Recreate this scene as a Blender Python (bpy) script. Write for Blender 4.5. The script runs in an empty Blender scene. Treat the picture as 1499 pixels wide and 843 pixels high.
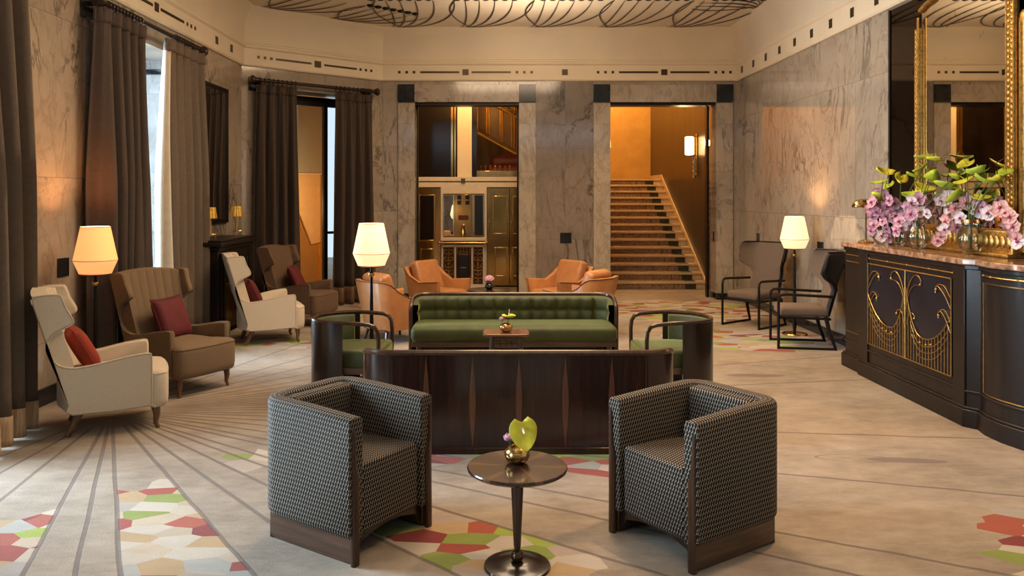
import bpy, bmesh, math, random
from mathutils import Vector, Matrix
R = math.radians
PI = math.pi
rnd = random.Random(7)
SC = bpy.context.scene
COL = SC.collection

# ------------------------------------------------------------------ node helpers
class E:
    """tiny expression wrapper over Math nodes"""
    nt = None
    def __init__(s, v): s.v = v
    @staticmethod
    def op(name, *a):
        n = E.nt.nodes.new('ShaderNodeMath'); n.operation = name
        for i, x in enumerate(a):
            if isinstance(x, E): x = x.v
            if isinstance(x, (int, float)): n.inputs[i].default_value = x
            else: E.nt.links.new(x, n.inputs[i])
        return E(n.outputs[0])
    def __add__(s, o): return E.op('ADD', s, o)
    def __radd__(s, o): return E.op('ADD', o, s)
    def __sub__(s, o): return E.op('SUBTRACT', s, o)
    def __rsub__(s, o): return E.op('SUBTRACT', o, s)
    def __mul__(s, o): return E.op('MULTIPLY', s, o)
    def __rmul__(s, o): return E.op('MULTIPLY', o, s)
    def __truediv__(s, o): return E.op('DIVIDE', s, o)
    def __lt__(s, o): return E.op('LESS_THAN', s, o)
    def __gt__(s, o): return E.op('GREATER_THAN', s, o)
def eabs(a): return E.op('ABSOLUTE', a)
def emin(a, b): return E.op('MINIMUM', a, b)
def emax(a, b): return E.op('MAXIMUM', a, b)
def esqrt(a): return E.op('SQRT', a)
def eatan2(a, b): return E.op('ARCTAN2', a, b)
def sstep(x, a, b):
    n = E.nt.nodes.new('ShaderNodeMapRange'); n.interpolation_type = 'SMOOTHSTEP'
    E.nt.links.new(x.v, n.inputs[0]); n.inputs[1].default_value = a; n.inputs[2].default_value = b
    return E(n.outputs[0])

def newmat(name):
    m = bpy.data.materials.new(name); m.use_nodes = True
    nt = m.node_tree; b = nt.nodes['Principled BSDF']
    E.nt = nt
    return m, nt, b
def c4(c): return (c[0], c[1], c[2], 1)
def mixc(nt, fac, a, b, mode='MIX'):
    n = nt.nodes.new('ShaderNodeMix'); n.data_type = 'RGBA'; n.blend_type = mode
    for sock, x in ((n.inputs[0], fac), (n.inputs[6], a), (n.inputs[7], b)):
        if isinstance(x, E): x = x.v
        if isinstance(x, (int, float)): sock.default_value = x
        elif isinstance(x, (tuple, list)): sock.default_value = c4(x)
        else: nt.links.new(x, sock)
    return n.outputs[2]
def texco(nt, kind='Object'):
    return nt.nodes.new('ShaderNodeTexCoord').outputs[kind]
def geopos(nt):
    return nt.nodes.new('ShaderNodeNewGeometry').outputs['Position']
def mapping(nt, v, scale=(1,1,1), loc=(0,0,0), rot=(0,0,0)):
    n = nt.nodes.new('ShaderNodeMapping'); nt.links.new(v, n.inputs[0])
    n.inputs['Scale'].default_value = scale; n.inputs['Location'].default_value = loc; n.inputs['Rotation'].default_value = rot
    return n.outputs[0]
def noise(nt, v, scale=5, detail=4, rough=.5, dist=0):
    n = nt.nodes.new('ShaderNodeTexNoise'); nt.links.new(v, n.inputs['Vector'])
    n.inputs['Scale'].default_value = scale; n.inputs['Detail'].default_value = detail
    n.inputs['Roughness'].default_value = rough; n.inputs['Distortion'].default_value = dist
    return n
def ramp(nt, fac, stops, interp='LINEAR'):
    n = nt.nodes.new('ShaderNodeValToRGB'); n.color_ramp.interpolation = interp
    el = n.color_ramp.elements
    while len(el) < len(stops): el.new(.5)
    for i, (p, c) in enumerate(stops):
        el[i].position = p; el[i].color = c4(c)
    nt.links.new(fac.v if isinstance(fac, E) else fac, n.inputs[0])
    return n.outputs[0]
def bump(nt, b, h, strength=.2, dist=.01):
    n = nt.nodes.new('ShaderNodeBump'); n.inputs['Strength'].default_value = strength; n.inputs['Distance'].default_value = dist
    nt.links.new(h.v if isinstance(h, E) else h, n.inputs['Height']); nt.links.new(n.outputs[0], b.inputs['Normal'])

def simple(name, col, rough=.5, metal=0, var=.15, scale=12, bmp=0, coat=0, spec=None, sheen=0, stretch=(1,1,1)):
    m, nt, b = newmat(name)
    v = mapping(nt, texco(nt), stretch)
    n = noise(nt, v, scale, 4)
    c = ramp(nt, n.outputs[0], [(.3, [x*(1-var) for x in col]), (.7, [min(1, x*(1+var)) for x in col])])
    nt.links.new(c, b.inputs['Base Color'])
    b.inputs['Roughness'].default_value = rough; b.inputs['Metallic'].default_value = metal
    if coat: b.inputs['Coat Weight'].default_value = coat; b.inputs['Coat Roughness'].default_value = .08
    if spec is not None: b.inputs['Specular IOR Level'].default_value = spec
    if sheen:
        b.inputs['Sheen Weight'].default_value = sheen; b.inputs['Sheen Roughness'].default_value = .4
        b.inputs['Sheen Tint'].default_value = c4([min(1, x*2.2+.1) for x in col])
    if bmp: bump(nt, b, n.outputs[0], bmp)
    return m

def wood(name, c1, c2, rough=.25, scale=1.0, coat=.4, axis='z', contrast=1.0):
    m, nt, b = newmat(name)
    st = {'z': (14, 14, .8), 'x': (.8, 14, 14), 'y': (14, .8, 14)}[axis]
    v = mapping(nt, texco(nt), tuple(s*scale for s in st))
    n = noise(nt, v, 1.6, 6, .6, .6)
    n2 = noise(nt, v, 9, 3, .5)
    f = E(n.outputs[0])*.8 + E(n2.outputs[0])*.2
    lo = .5-.16/contrast; hi = .5+.16/contrast
    c = ramp(nt, f, [(lo, c1), (.5, [(p+q)/2 for p, q in zip(c1, c2)]), (hi, c2)])
    nt.links.new(c, b.inputs['Base Color']); b.inputs['Roughness'].default_value = rough
    b.inputs['Coat Weight'].default_value = coat; b.inputs['Coat Roughness'].default_value = .12
    return m

def marble(name, base, dark, uv='xz', tile=(1.3, 1.2), off=(0, 0), rough=.09, seam=.5, veins=1.0, sd=0.0, streak=0.6, patch=.10):
    """polished stone slabs; uv picks the two world axes of the slab face"""
    m, nt, b = newmat(name)
    p = geopos(nt)
    sep = nt.nodes.new('ShaderNodeSeparateXYZ'); nt.links.new(p, sep.inputs[0])
    ax = {'x': 0, 'y': 1, 'z': 2}
    u = E(sep.outputs[ax[uv[0]]]); w = E(sep.outputs[2])
    comb = nt.nodes.new('ShaderNodeCombineXYZ'); nt.links.new((u+off[0]).v, comb.inputs[0]); nt.links.new((w+off[1]).v, comb.inputs[1])
    br = nt.nodes.new('ShaderNodeTexBrick'); nt.links.new(comb.outputs[0], br.inputs['Vector'])
    br.offset = 0; br.inputs['Scale'].default_value = 1; br.inputs['Mortar Size'].default_value = .003; br.inputs['Mortar Smooth'].default_value = .3
    br.inputs['Brick Width'].default_value = tile[0]; br.inputs['Row Height'].default_value = tile[1]
    br.inputs['Color1'].default_value = (0, 0, 0, 1); br.inputs['Color2'].default_value = (1, 1, 1, 1); br.inputs['Mortar'].default_value = (.5, .5, .5, 1)
    rv = E.op('MULTIPLY', E(br.outputs['Color']), 7.3)
    # per slab shifted coordinate
    cb2 = nt.nodes.new('ShaderNodeCombineXYZ')
    nt.links.new((u+rv).v, cb2.inputs[0]); nt.links.new((w+rv*.7+sd).v, cb2.inputs[1]); nt.links.new(rv.v, cb2.inputs[2])
    v = cb2.outputs[0]
    vr = mapping(nt, v, (1.0, .45, 1), rot=(0, 0, R(34)))
    cloud = noise(nt, v, 1.3, 7, .62, .4)
    fine = noise(nt, vr, 9, 6, .7, 1.2)
    vein = noise(nt, vr, 1.1, 8, .62, 1.6)
    vf = sstep(eabs(E(vein.outputs[0])-.5), .03, .0)
    vein2 = noise(nt, mapping(nt, vr, (1, 1, 1), (4, 2, 1)), 2.6, 6, .6, 1.2)
    vf2 = sstep(eabs(E(vein2.outputs[0])-.5), .035, .0)*.45
    t = E(cloud.outputs[0])*.65+E(fine.outputs[0])*.35
    lo = [x*.72 for x in base]
    c = ramp(nt, t, [(.3, lo), (.5, base), (.68, [min(1, x*1.18) for x in base])])
    c = mixc(nt, E(br.outputs['Color'])*(patch*2.2)+0, c, [x*.62 for x in base])
    msk = noise(nt, v, .9, 2, .5)
    mk = sstep(E(msk.outputs[0]), .42, .62)
    c = mixc(nt, emin(vf*veins*mk+vf2*streak, 1.0), c, dark)
    c = mixc(nt, E(br.outputs['Fac'])*seam, c, [x*.45 for x in dark])
    nt.links.new(c, b.inputs['Base Color'])
    b.inputs['Roughness'].default_value = rough
    b.inputs['Specular IOR Level'].default_value = .6
    return m

# ------------------------------------------------------------------ mesh helpers
def BM(): return bmesh.new()
def add_box(bm, x0, x1, y0, y1, z0, z1, M=None):
    vs = [bm.verts.new((x, y, z)) for x in (x0, x1) for y in (y0, y1) for z in (z0, z1)]
    for f in ((0,1,3,2),(4,6,7,5),(0,4,5,1),(2,3,7,6),(0,2,6,4),(1,5,7,3)):
        bm.faces.new([vs[i] for i in f])
    if M is not None:
        for v in vs: v.co = M @ v.co
    return vs
def box(x0, x1, y0, y1, z0, z1):
    bm = BM(); add_box(bm, x0, x1, y0, y1, z0, z1); return bm
def loft(bm, rings, closed=True, cap=True, uv=None, loop=False):
    """rings: list of lists of points. uv=(us,vs) for a UV map in metres"""
    vr = [[bm.verts.new(p) for p in r] for r in rings]
    n = len(rings[0]); k = len(rings)
    lay = bm.loops.layers.uv.verify() if uv else None
    for i in range(k if loop else k-1):
        a = vr[i]; b = vr[(i+1) % k]
        for j in range(n if closed else n-1):
            j2 = (j+1) % n
            try: f = bm.faces.new((a[j], a[j2], b[j2], b[j]))
            except ValueError: continue
            if lay:
                us, vs_ = uv
                vv = vs_[j+1] if j+1 < len(vs_) else vs_[-1]
                q = [(us[i], vs_[j]), (us[i], vv), (us[i+1], vv), (us[i+1], vs_[j])]
                for l, t in zip(f.loops, q): l[lay].uv = t
    if cap and closed and not loop:
        for r in (vr[0], vr[-1]):
            try: bm.faces.new(r)
            except ValueError: pass
    return vr
def prism(bm, pts, axis, a, b, M=None):
    """extrude polygon pts along axis from a to b. axis 'x': pts=(y,z); 'y': (x,z); 'z': (x,y)"""
    def mk(p, t):
        return {'x': (t, p[0], p[1]), 'y': (p[0], t, p[1]), 'z': (p[0], p[1], t)}[axis]
    r = loft(bm, [[mk(p, a) for p in pts], [mk(p, b) for p in pts]])
    if M is not None:
        for q in r:
            for v in q: v.co = M @ v.co
    return bm
def smooth_pts(pts, n=4, closed=True):
    out = []; L = len(pts)
    rng = range(L if closed else L-1)
    for i in rng:
        if closed: p0, p1, p2, p3 = pts[i-1], pts[i], pts[(i+1) % L], pts[(i+2) % L]
        else: p0, p1, p2, p3 = pts[max(i-1, 0)], pts[i], pts[i+1], pts[min(i+2, L-1)]
        for k in range(n):
            t = k/n
            out.append(tuple(.5*((2*b)+(-a+c)*t+(2*a-5*b+4*c-d)*t*t+(-a+3*b-3*c+d)*t**3) for a, b, c, d in zip(p0, p1, p2, p3)))
    if not closed: out.append(tuple(pts[-1]))
    return out
def tube(bm, pts, r, seg=8, closed=False, sx=1, sy=1):
    pts = [Vector(p) for p in pts]; n = len(pts)
    rs = r if isinstance(r, (list, tuple)) else [r]*n
    rings = []; up = None
    for i, p in enumerate(pts):
        if closed: t = pts[(i+1) % n]-pts[i-1]
        else: t = pts[min(i+1, n-1)]-pts[max(i-1, 0)]
        if t.length < 1e-9: t = Vector((0, 0, 1))
        t.normalize()
        if up is None:
            up = Vector((0, 0, 1)) if abs(t.z) < .9 else Vector((1, 0, 0))
        s = t.cross(up); 
        if s.length < 1e-6: s = t.orthogonal()
        s.normalize(); up = s.cross(t).normalized()
        rings.append([p+(s*math.cos(a)*sx+up*math.sin(a)*sy)*rs[i] for a in [2*PI*k/seg for k in range(seg)]])
    loft(bm, rings, loop=closed)
    return bm
def lathe(bm, prof, seg=24, c=(0, 0, 0), cap=True, M=None):
    rings = [[(c[0]+r*math.cos(2*PI*k/seg), c[1]+r*math.sin(2*PI*k/seg), c[2]+z) for k in range(seg)] for r, z in prof]
    vr = loft(bm, rings, cap=cap)
    if M is not None:
        for q in vr:
            for v in q: v.co = M @ v.co
    return bm
def sphere(bm, c, r, seg=12, rings=8, s=(1, 1, 1), M=None):
    m = Matrix.Translation(c) @ Matrix.Diagonal((s[0], s[1], s[2], 1))
    if M is not None: m = M @ m
    bmesh.ops.create_uvsphere(bm, u_segments=seg, v_segments=rings, radius=r, matrix=m)
    return bm
def cushion(bm, sx, sy, sz, c=(0, 0, 0), n=12, e=.35, M=None, pinch=.12):
    """pillow: square plan, puffed centre, pinched corners"""
    def pt(u, v, side):
        a = 1-pinch*(1-abs(v)**2)*(abs(u)**4)*.6; b_ = 1-pinch*(1-abs(u)**2)*(abs(v)**4)*.6
        h = ((1-u**4)*(1-v**4))**.5
        return Vector((u*sx*a, v*sy*b_, side*sz*h))
    mt = Matrix.Translation(c)
    if M is not None: mt = M @ mt
    for side in (1, -1):
        rows = []
        for i in range(n+1):
            rows.append([mt @ pt(-1+2*i/n, -1+2*j/n, side) for j in range(n+1)])
        if side < 0: rows = rows[::-1]
        loft(bm, rows, closed=False, cap=False)
    bmesh.ops.remove_doubles(bm, verts=bm.verts, dist=1e-5)
    return bm
def rbox(bm, cx, cy, cz, sx, sy, sz, r=.03, n=3, M=None):
    """box with rounded edges (sizes are full sizes)"""
    t = BM(); add_box(t, cx-sx/2, cx+sx/2, cy-sy/2, cy+sy/2, cz-sz/2, cz+sz/2)
    bmesh.ops.bevel(t, geom=t.edges[:], offset=min(r, sx*.49, sy*.49, sz*.49), segments=n, profile=.5, affect='EDGES')
    vm = {}
    for v in t.verts: vm[v] = bm.verts.new(M @ v.co if M is not None else v.co)
    for f in t.faces:
        bm.faces.new([vm[v] for v in f.verts])
    t.free(); return bm
def puff(bm, cx, cy, z0, z1, sx, sy, r=.04, crown=.02, n=8, M=None):
    """upholstered seat pad with crowned top; plan rounded rectangle"""
    prof = [(0, -.9), (0, -.2), (0, 1)]
    rings = []
    pts = rrect(sx, sy, r, 4)
    H = z1-z0
    for k, (ins, zz) in enumerate([(r*.6, z0), (r*.15, z0+H*.1), (0, z0+H*.25), (0, z1-H*.3), (r*.2, z1-H*.12), (r*.7, z1-H*.02)]):
        fx = 1-2*ins/sx; fy = 1-2*ins/sy
        rings.append([(cx+p[0]*fx, cy+p[1]*fy, zz) for p in pts])
    for t in (.7, .4, .1):
        fx = (1-1.4*r/sx)*t; fy = (1-1.4*r/sy)*t
        rings.append([(cx+p[0]*fx, cy+p[1]*fy, z1+crown*(1-t*t)) for p in pts])
    vr = loft(bm, rings)
    if M is not None:
        for q in vr:
            for v in q: v.co = M @ v.co
    return bm
def rrect(sx, sy, r, n=4):
    out = []
    for (cx, cy, a0) in ((sx/2-r, sy/2-r, 0), (-sx/2+r, sy/2-r, 90), (-sx/2+r, -sy/2+r, 180), (sx/2-r, -sy/2+r, 270)):
        for k in range(n+1):
            a = R(a0+90*k/n); out.append((cx+r*math.cos(a), cy+r*math.sin(a)))
    return out
def boxuv(bm):
    lay = bm.loops.layers.uv.verify()
    bm.normal_update()
    for f in bm.faces:
        n = f.normal; a = max(range(3), key=lambda i: abs(n[i]))
        for l in f.loops:
            c = l.vert.co
            l[lay].uv = {0: (c.y, c.z), 1: (c.x, c.z), 2: (c.y, c.x)}[a]
def shell_path(hw, xf, xb, r, n=6, bow=0.0):
    """U path seen from above: starts at front +y side, runs back round to -y side; front is +x"""
    p = [(xf, hw), ((xf+xb)/2, hw)] if xf-(xb+r) > .12 else [(xf, hw)]
    for k in range(n+1):
        a = R(90+90*k/n); p.append((xb+r+r*math.cos(a), hw-r+r*math.sin(a)))
    m = 6
    y0 = hw-r
    for k in range(1, m):
        t = k/m; y = y0*(1-2*t)
        p.append((xb-bow*(1-(2*t-1)**2), y))
    q = [(x, -y) for x, y in p[:len(p)-(m-1)]][::-1]
    return p+q
def shell(bm, path, t, zb, zt, rt=.02, flare=None, cx=0, uv=False, bowl=None):
    """wall following path (outer line), thickness t inward, zb bottom, zt(i,frac,x,y) top"""
    n = len(path); us = [0]
    for i in range(1, n): us.append(us[-1]+math.dist(path[i], path[i-1]))
    rings = []
    vs = None
    for i, (x, y) in enumerate(path):
        a = Vector(path[max(i-1, 0)]); b = Vector(path[min(i+1, n-1)])
        d = (b-a).normalized(); nrm = Vector((d.y, -d.x))   # outward for this winding? fixed below
        if nrm.dot(Vector((x-cx, y))) < 0: nrm = -nrm
        top = zt(us[i]/us[-1], x, y) if callable(zt) else zt
        sec = [(-.022 if uv else 0, zb), (0, zb+(.03 if uv else .01)), (0, top-rt), (-rt*.3, top-rt*.3), (-rt, top), (-t+rt, top), (-t+rt*.3, top-rt*.3), (-t, top-rt), (-t, zb)]
        ring = []
        for o, z in sec:
            px, py = x+nrm.x*o, y+nrm.y*o
            if flare:
                f = flare((z-zb)/(max(top-zb, .01)), z)
                px = cx+(px-cx)*f[0]+f[2]; py = py*f[1]
            ring.append((px, py, z))
        rings.append(ring)
        if vs is None:
            vs = [0]
            for j in range(1, 9): vs.append(vs[-1]+math.dist(sec[j], sec[j-1]))
            vs.append(vs[-1]+t)
    loft(bm, rings, uv=(us, vs) if uv else None)
    bmesh.ops.recalc_face_normals(bm, faces=bm.faces)
    if uv:
        lay = bm.loops.layers.uv.verify()
        for f in bm.faces:
            if len(f.verts) == 9:
                for l in f.loops: l[lay].uv = (l.vert.co.y, l.vert.co.z)
    return bm
def leaf(bm, L, W, M, cup=.1, n=6, heart=0):
    """a curved petal/leaf in +x, with width along y"""
    rows = []
    for i in range(n+1):
        t = i/n
        w = W*math.sin(PI*min(1, (t*.93+.07)))**.75 if not heart else W*(((1-min(1,(t-.3)/.7))**.75*(1+.55*(t-.3)/.7)) if t > .3 else (1-((.3-t)/.34)**2)**.5)
        w = max(w, .0005)
        row = []
        for j in range(5):
            s = -1+j/2
            x = t*L-(heart*L*.16*abs(s)*(1-t)**3 if heart else 0)
            row.append(M @ Vector((x, s*w, cup*L*(s*s*.5*(1)-math.sin(PI*t)*.4))))
        rows.append(row)
    loft(bm, rows, closed=False, cap=False)
    return bm

# ------------------------------------------------------------------ object helpers
def obj(name, bm, m, parent=None, bevel=0, seg=2, smooth=40, solid=0, sub=0):
    me = bpy.data.meshes.new(name)
    bmesh.ops.recalc_face_normals(bm, faces=bm.faces) if not solid else None
    bm.to_mesh(me); bm.free()
    ms = m if isinstance(m, (list, tuple)) else [m]
    for q in ms: me.materials.append(q)
    o = bpy.data.objects.new(name, me); COL.objects.link(o)
    if smooth:
        me.polygons.foreach_set('use_smooth', [True]*len(me.polygons))
        try: me.set_sharp_from_angle(angle=R(smooth))
        except Exception: pass
    if bevel:
        b = o.modifiers.new('bevel', 'BEVEL'); b.width = bevel; b.segments = seg; b.limit_method = 'ANGLE'; b.angle_limit = R(35); b.harden_normals = False
    if solid:
        s = o.modifiers.new('solid', 'SOLIDIFY'); s.thickness = solid; s.offset = 0
    if sub:
        s = o.modifiers.new('sub', 'SUBSURF'); s.levels = sub; s.render_levels = sub
    if parent: o.parent = parent
    return o
def tag(o, label, cat, group=None, kind=None):
    if label: o['label'] = label
    if cat: o['category'] = cat
    if group: o['group'] = group
    if kind: o['kind'] = kind
    return o
def thing(name, label, cat, loc=(0, 0, 0), rz=0, group=None):
    o = bpy.data.objects.new(name, None); COL.objects.link(o)
    o.location = loc; o.rotation_euler = (0, 0, rz); o.empty_display_size = .1
    return tag(o, label, cat, group)
def struct(name, bm, m, parent=None, **k):
    o = obj(name, bm, m, parent, **k)
    if not parent: o['kind'] = 'structure'
    return o
def sempty(name, loc=(0, 0, 0), rz=0):
    o = bpy.data.objects.new(name, None); COL.objects.link(o); o.location = loc; o.rotation_euler = (0, 0, rz); o['kind'] = 'structure'
    return o
def dup(root, loc, rz, label, group=None):
    r = root.copy(); COL.objects.link(r); r.location = loc; r.rotation_euler = (0, 0, rz)
    r['label'] = label
    if group: r['group'] = group
    def rec(src, dst):
        for ch in list(src.children):
            c = ch.copy(); COL.objects.link(c); c.parent = dst; rec(ch, c)
    rec(root, r)
    return r
# ------------------------------------------------------------------ materials
M = {}
M['cream'] = simple('cream_plaster', (.80, .69, .52), .55, var=.05, scale=1.5)
M['ceil'] = simple('ceiling_plaster', (.72, .62, .49), .7, var=.06, scale=1.2)
M['mark'] = simple('bronze_inlay', (.06, .04, .018), .35, .6)
M['black'] = simple('black_stone', (.012, .014, .018), .12, var=.4, scale=6)
M['blackmetal'] = simple('black_metal', (.016, .014, .013), .35, .5)
M['dwood'] = wood('ebony_wood', (.010, .006, .005), (.030, .016, .011), .28, 1.0, .35)
M['desk'] = wood('desk_dark_wood', (.010, .007, .006), (.018, .012, .010), .4, .8, .08)
M['mahog'] = wood('mahogany_board', (.10, .035, .015), (.22, .085, .035), .2, 1.6, .5, axis='x')
M['rose'] = wood('rosewood_veneer', (.006, .003, .003), (.030, .011, .008), .2, 1.3, .5)
M['rose2'] = wood('light_inlay_veneer', (.055, .020, .011), (.10, .036, .018), .25, 1.2, .4)
M['walnut'] = wood('walnut', (.020, .009, .005), (.066, .030, .015), .3, 1.6, .35)
M['oak'] = wood('light_walnut', (.10, .05, .026), (.20, .105, .055), .4, 1.6, .2)
M['walnutx'] = wood('walnut_board', (.035, .017, .010), (.11, .055, .030), .35, 1.6, .3, axis='x')
M['brass'] = simple('polished_brass', (.62, .42, .17), .2, 1, var=.12, scale=8)
M['gilt'] = simple('gilded_frame', (.52, .31, .09), .38, 1, var=.35, scale=40, bmp=.3)
M['giltdk'] = simple('dull_gilt', (.50, .33, .12), .32, 1, var=.2, scale=30)
M['dbrass'] = simple('aged_brass', (.62, .42, .17), .14, 1, var=.45, scale=2.5, stretch=(1, 1, .4))
M['chrome'] = simple('polished_steel', (.8, .8, .8), .12, 1, var=.05)
for _k in ('dwood', 'desk', 'blackmetal', 'rose', 'walnut'):
    M[_k].node_tree.nodes['Principled BSDF'].inputs['Specular IOR Level'].default_value = .28
M['cream_linen'] = simple('cream_linen', (.60, .51, .39), .85, var=.10, scale=160, bmp=.15, sheen=.3)
M['tan_linen'] = simple('tan_linen', (.175, .118, .068), .88, var=.14, scale=160, bmp=.15, sheen=.25)
M['brown_linen'] = simple('brown_linen', (.12, .070, .040), .88, var=.12, scale=160, bmp=.15, sheen=.25)
M['taupe'] = simple('taupe_cloth', (.155, .112, .082), .9, var=.12, scale=150, bmp=.12, sheen=.2)
M['piping'] = simple('dark_piping', (.10, .065, .04), .7)
M['leather'] = simple('tan_leather', (.45, .195, .070), .38, var=.12, scale=9, bmp=.04)
M['leather_dk'] = simple('tan_leather_welt', (.12, .04, .012), .5)
M['velvet'] = simple('green_velvet', (.038, .048, .008), .6, var=.25, scale=7, sheen=.9)
M['velvet'].node_tree.nodes['Principled BSDF'].inputs['Sheen Tint'].default_value = (.48, .50, .18, 1)
M['velvet'].node_tree.nodes['Principled BSDF'].inputs['Sheen Roughness'].default_value = .3
M['red'] = simple('red_velvet', (.10, .005, .009), .75, var=.2, scale=8, sheen=.12)
M['orange'] = simple('rust_velvet', (.28, .024, .008), .75, var=.3, scale=8, sheen=.2)
M['curtain'] = simple('brown_curtain', (.050, .033, .024), .75, var=.10, scale=30, sheen=.3)
M['curtain_lit'] = simple('brown_curtain_daylit', (.115, .083, .058), .8, var=.10, scale=30, sheen=.3)  # lighter copy of the brown cloth, daylight put into its colour
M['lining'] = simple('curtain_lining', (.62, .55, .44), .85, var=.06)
M['fringe'] = wood('curtain_fringe', (.30, .19, .10), (.62, .44, .28), .8, 3.0, 0)
M['hem'] = wood('curtain_hem', (.09, .045, .025), (.17, .09, .05), .7, 3.0, 0)
M['rodm'] = simple('dark_bronze_rod', (.05, .036, .028), .3, .7)
M['leafg'] = simple('anthurium_green', (.40, .50, .035), .4, var=.3, scale=14)
M['leafy'] = simple('anthurium_yellow', (.66, .60, .04), .4, var=.22, scale=18)
M['stem'] = simple('green_stem', (.06, .11, .02), .5)
M['orchid'] = simple('orchid_pink', (.60, .33, .44), .55, var=.25, scale=40)
M['orchid_w'] = simple('orchid_white', (.82, .70, .72), .55, var=.1, scale=40)
M['orchid_p'] = simple('orchid_peach', (.82, .46, .42), .55, var=.2, scale=40)
M['orchid_c'] = simple('orchid_centre', (.42, .03, .12), .5)
M['white'] = simple('white_enamel', (.72, .63, .50), .4, var=.04)
M['dkpanel'] = simple('dark_lacquer', (.012, .008, .007), .12, var=.3, scale=3)
M['navy'] = simple('navy_lacquer', (.006, .008, .016), .3, var=.3, scale=5)
M['maroon'] = simple('maroon_upholstery', (.09, .012, .010), .6, var=.2)
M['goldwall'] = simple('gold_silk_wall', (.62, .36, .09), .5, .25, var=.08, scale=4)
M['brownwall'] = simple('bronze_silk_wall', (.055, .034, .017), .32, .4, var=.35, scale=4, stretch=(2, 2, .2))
M['step'] = simple('pale_stone_step', (.55, .42, .26), .35, var=.12, scale=5)
M['runner'] = simple('stair_runner', (.25, .15, .08), .95, var=.4, scale=22)
M['runner_dk'] = simple('stair_runner_border', (.045, .040, .022), .95, var=.4, scale=12)
M['stonefloor'] = simple('warm_stone_floor', (.50, .36, .20), .2, var=.15, scale=3)
M['plasterw'] = simple('ochre_plaster', (.50, .27, .09), .7, var=.1, scale=2)
M['blind'] = simple('grey_green_blind', (.42, .40, .33), .8, var=.05, scale=60, stretch=(.2, .2, 3))
M['water'] = simple('clear_water_body', (.5, .5, .5), .05)

MB_wall = marble('marble_back', (.39, .33, .265), (.17, .135, .11), 'xz', (1.6, 1.06), (.3, -.38), seam=.5)
M['m_back'] = MB_wall
M['m_pil'] = marble('marble_pilaster', (.235, .195, .165), (.085, .068, .058), 'xz', (.50, 1.48), (-.585, .5), seam=.35, sd=3, veins=1.0)
M['m_sur'] = marble('marble_surround', (.43, .37, .30), (.20, .165, .135), 'xz', (3.0, .78), (.5, .25), seam=.45, sd=9, veins=.6, streak=.9, patch=.05)
M['m_left'] = marble('marble_left', (.39, .32, .245), (.15, .115, .09), 'yz', (1.25, 1.35), (.4, -.5), seam=.55, sd=5)
M['m_right'] = marble('marble_right', (.41, .355, .285), (.19, .16, .13), 'yz', (1.15, 1.5), (.4, .05), seam=.6, sd=14, rough=.07, streak=1.0)
M['m_reveal'] = marble('marble_reveal', (.30, .30, .29), (.18, .17, .17), 'xz', (1.0, 1.5), (0, .1), seam=.4, sd=21, rough=.25)
M['m_top'] = simple('marble_red_brown', (.33, .18, .105), .12, var=.65, scale=16)

def mirror_mat(name, tint, rough, spots=0.0):
    m, nt, b = newmat(name)
    b.inputs['Metallic'].default_value = 1; b.inputs['Roughness'].default_value = rough
    n = noise(nt, geopos(nt), 6, 8, .75)
    f = sstep(E(n.outputs[0]), .66-spots*.06, .74)*spots
    c = mixc(nt, f, tint, [x*.22 for x in tint])
    nt.links.new(c, b.inputs['Base Color'])
    return m
M['mirror'] = mirror_mat('silver_mirror', (.72, .68, .60), .01)
M['antique'] = mirror_mat('antique_mirror', (.66, .60, .50), .015, .8)
M['tinted'] = mirror_mat('tinted_dark_mirror', (.06, .048, .042), .03)

def glass_mat(name, tint=(.95, .97, .96), gl=.9):
    m, nt, b = newmat(name)
    out = nt.nodes['Material Output']
    tr = nt.nodes.new('ShaderNodeBsdfTransparent'); tr.inputs[0].default_value = c4(tint)
    gs = nt.nodes.new('ShaderNodeBsdfGlossy'); gs.inputs['Roughness'].default_value = .02
    fr = nt.nodes.new('ShaderNodeLayerWeight'); fr.inputs[0].default_value = .35
    mx = nt.nodes.new('ShaderNodeMixShader')
    nt.links.new((E(fr.outputs['Fresnel'])*gl+.03).v, mx.inputs[0])
    nt.links.new(tr.outputs[0], mx.inputs[1]); nt.links.new(gs.outputs[0], mx.inputs[2])
    nt.links.new(mx.outputs[0], out.inputs[0])
    return m
M['glass'] = glass_mat('window_glass')
M['vase'] = glass_mat('vase_glass', (.955, .975, .965), .75)

def shade_mat(name, col, strength):
    """lit fabric lampshade: the cloth itself glows from its bulb"""
    m, nt, b = newmat(name)
    tc = texco(nt)
    n = noise(nt, mapping(nt, tc, (1, 1, 6)), 25, 3)
    c = ramp(nt, n.outputs[0], [(.3, [x*.95 for x in col]), (.7, col)])
    nt.links.new(c, b.inputs['Base Color']); nt.links.new(c, b.inputs['Emission Color'])
    b.inputs['Emission Strength'].default_value = strength; b.inputs['Roughness'].default_value = .8
    return m
M['shade'] = shade_mat('lit_cream_shade', (1.0, .68, .37), 1.12)
M['shade_o'] = shade_mat('lit_amber_shade', (1.0, .42, .14), .95)
M['glow'] = shade_mat('lit_glass_sconce', (1.0, .66, .28), 7)
M['goldshade'] = simple('gold_pleated_shade', (.75, .45, .08), .3, .8, var=.3, scale=30)

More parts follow.
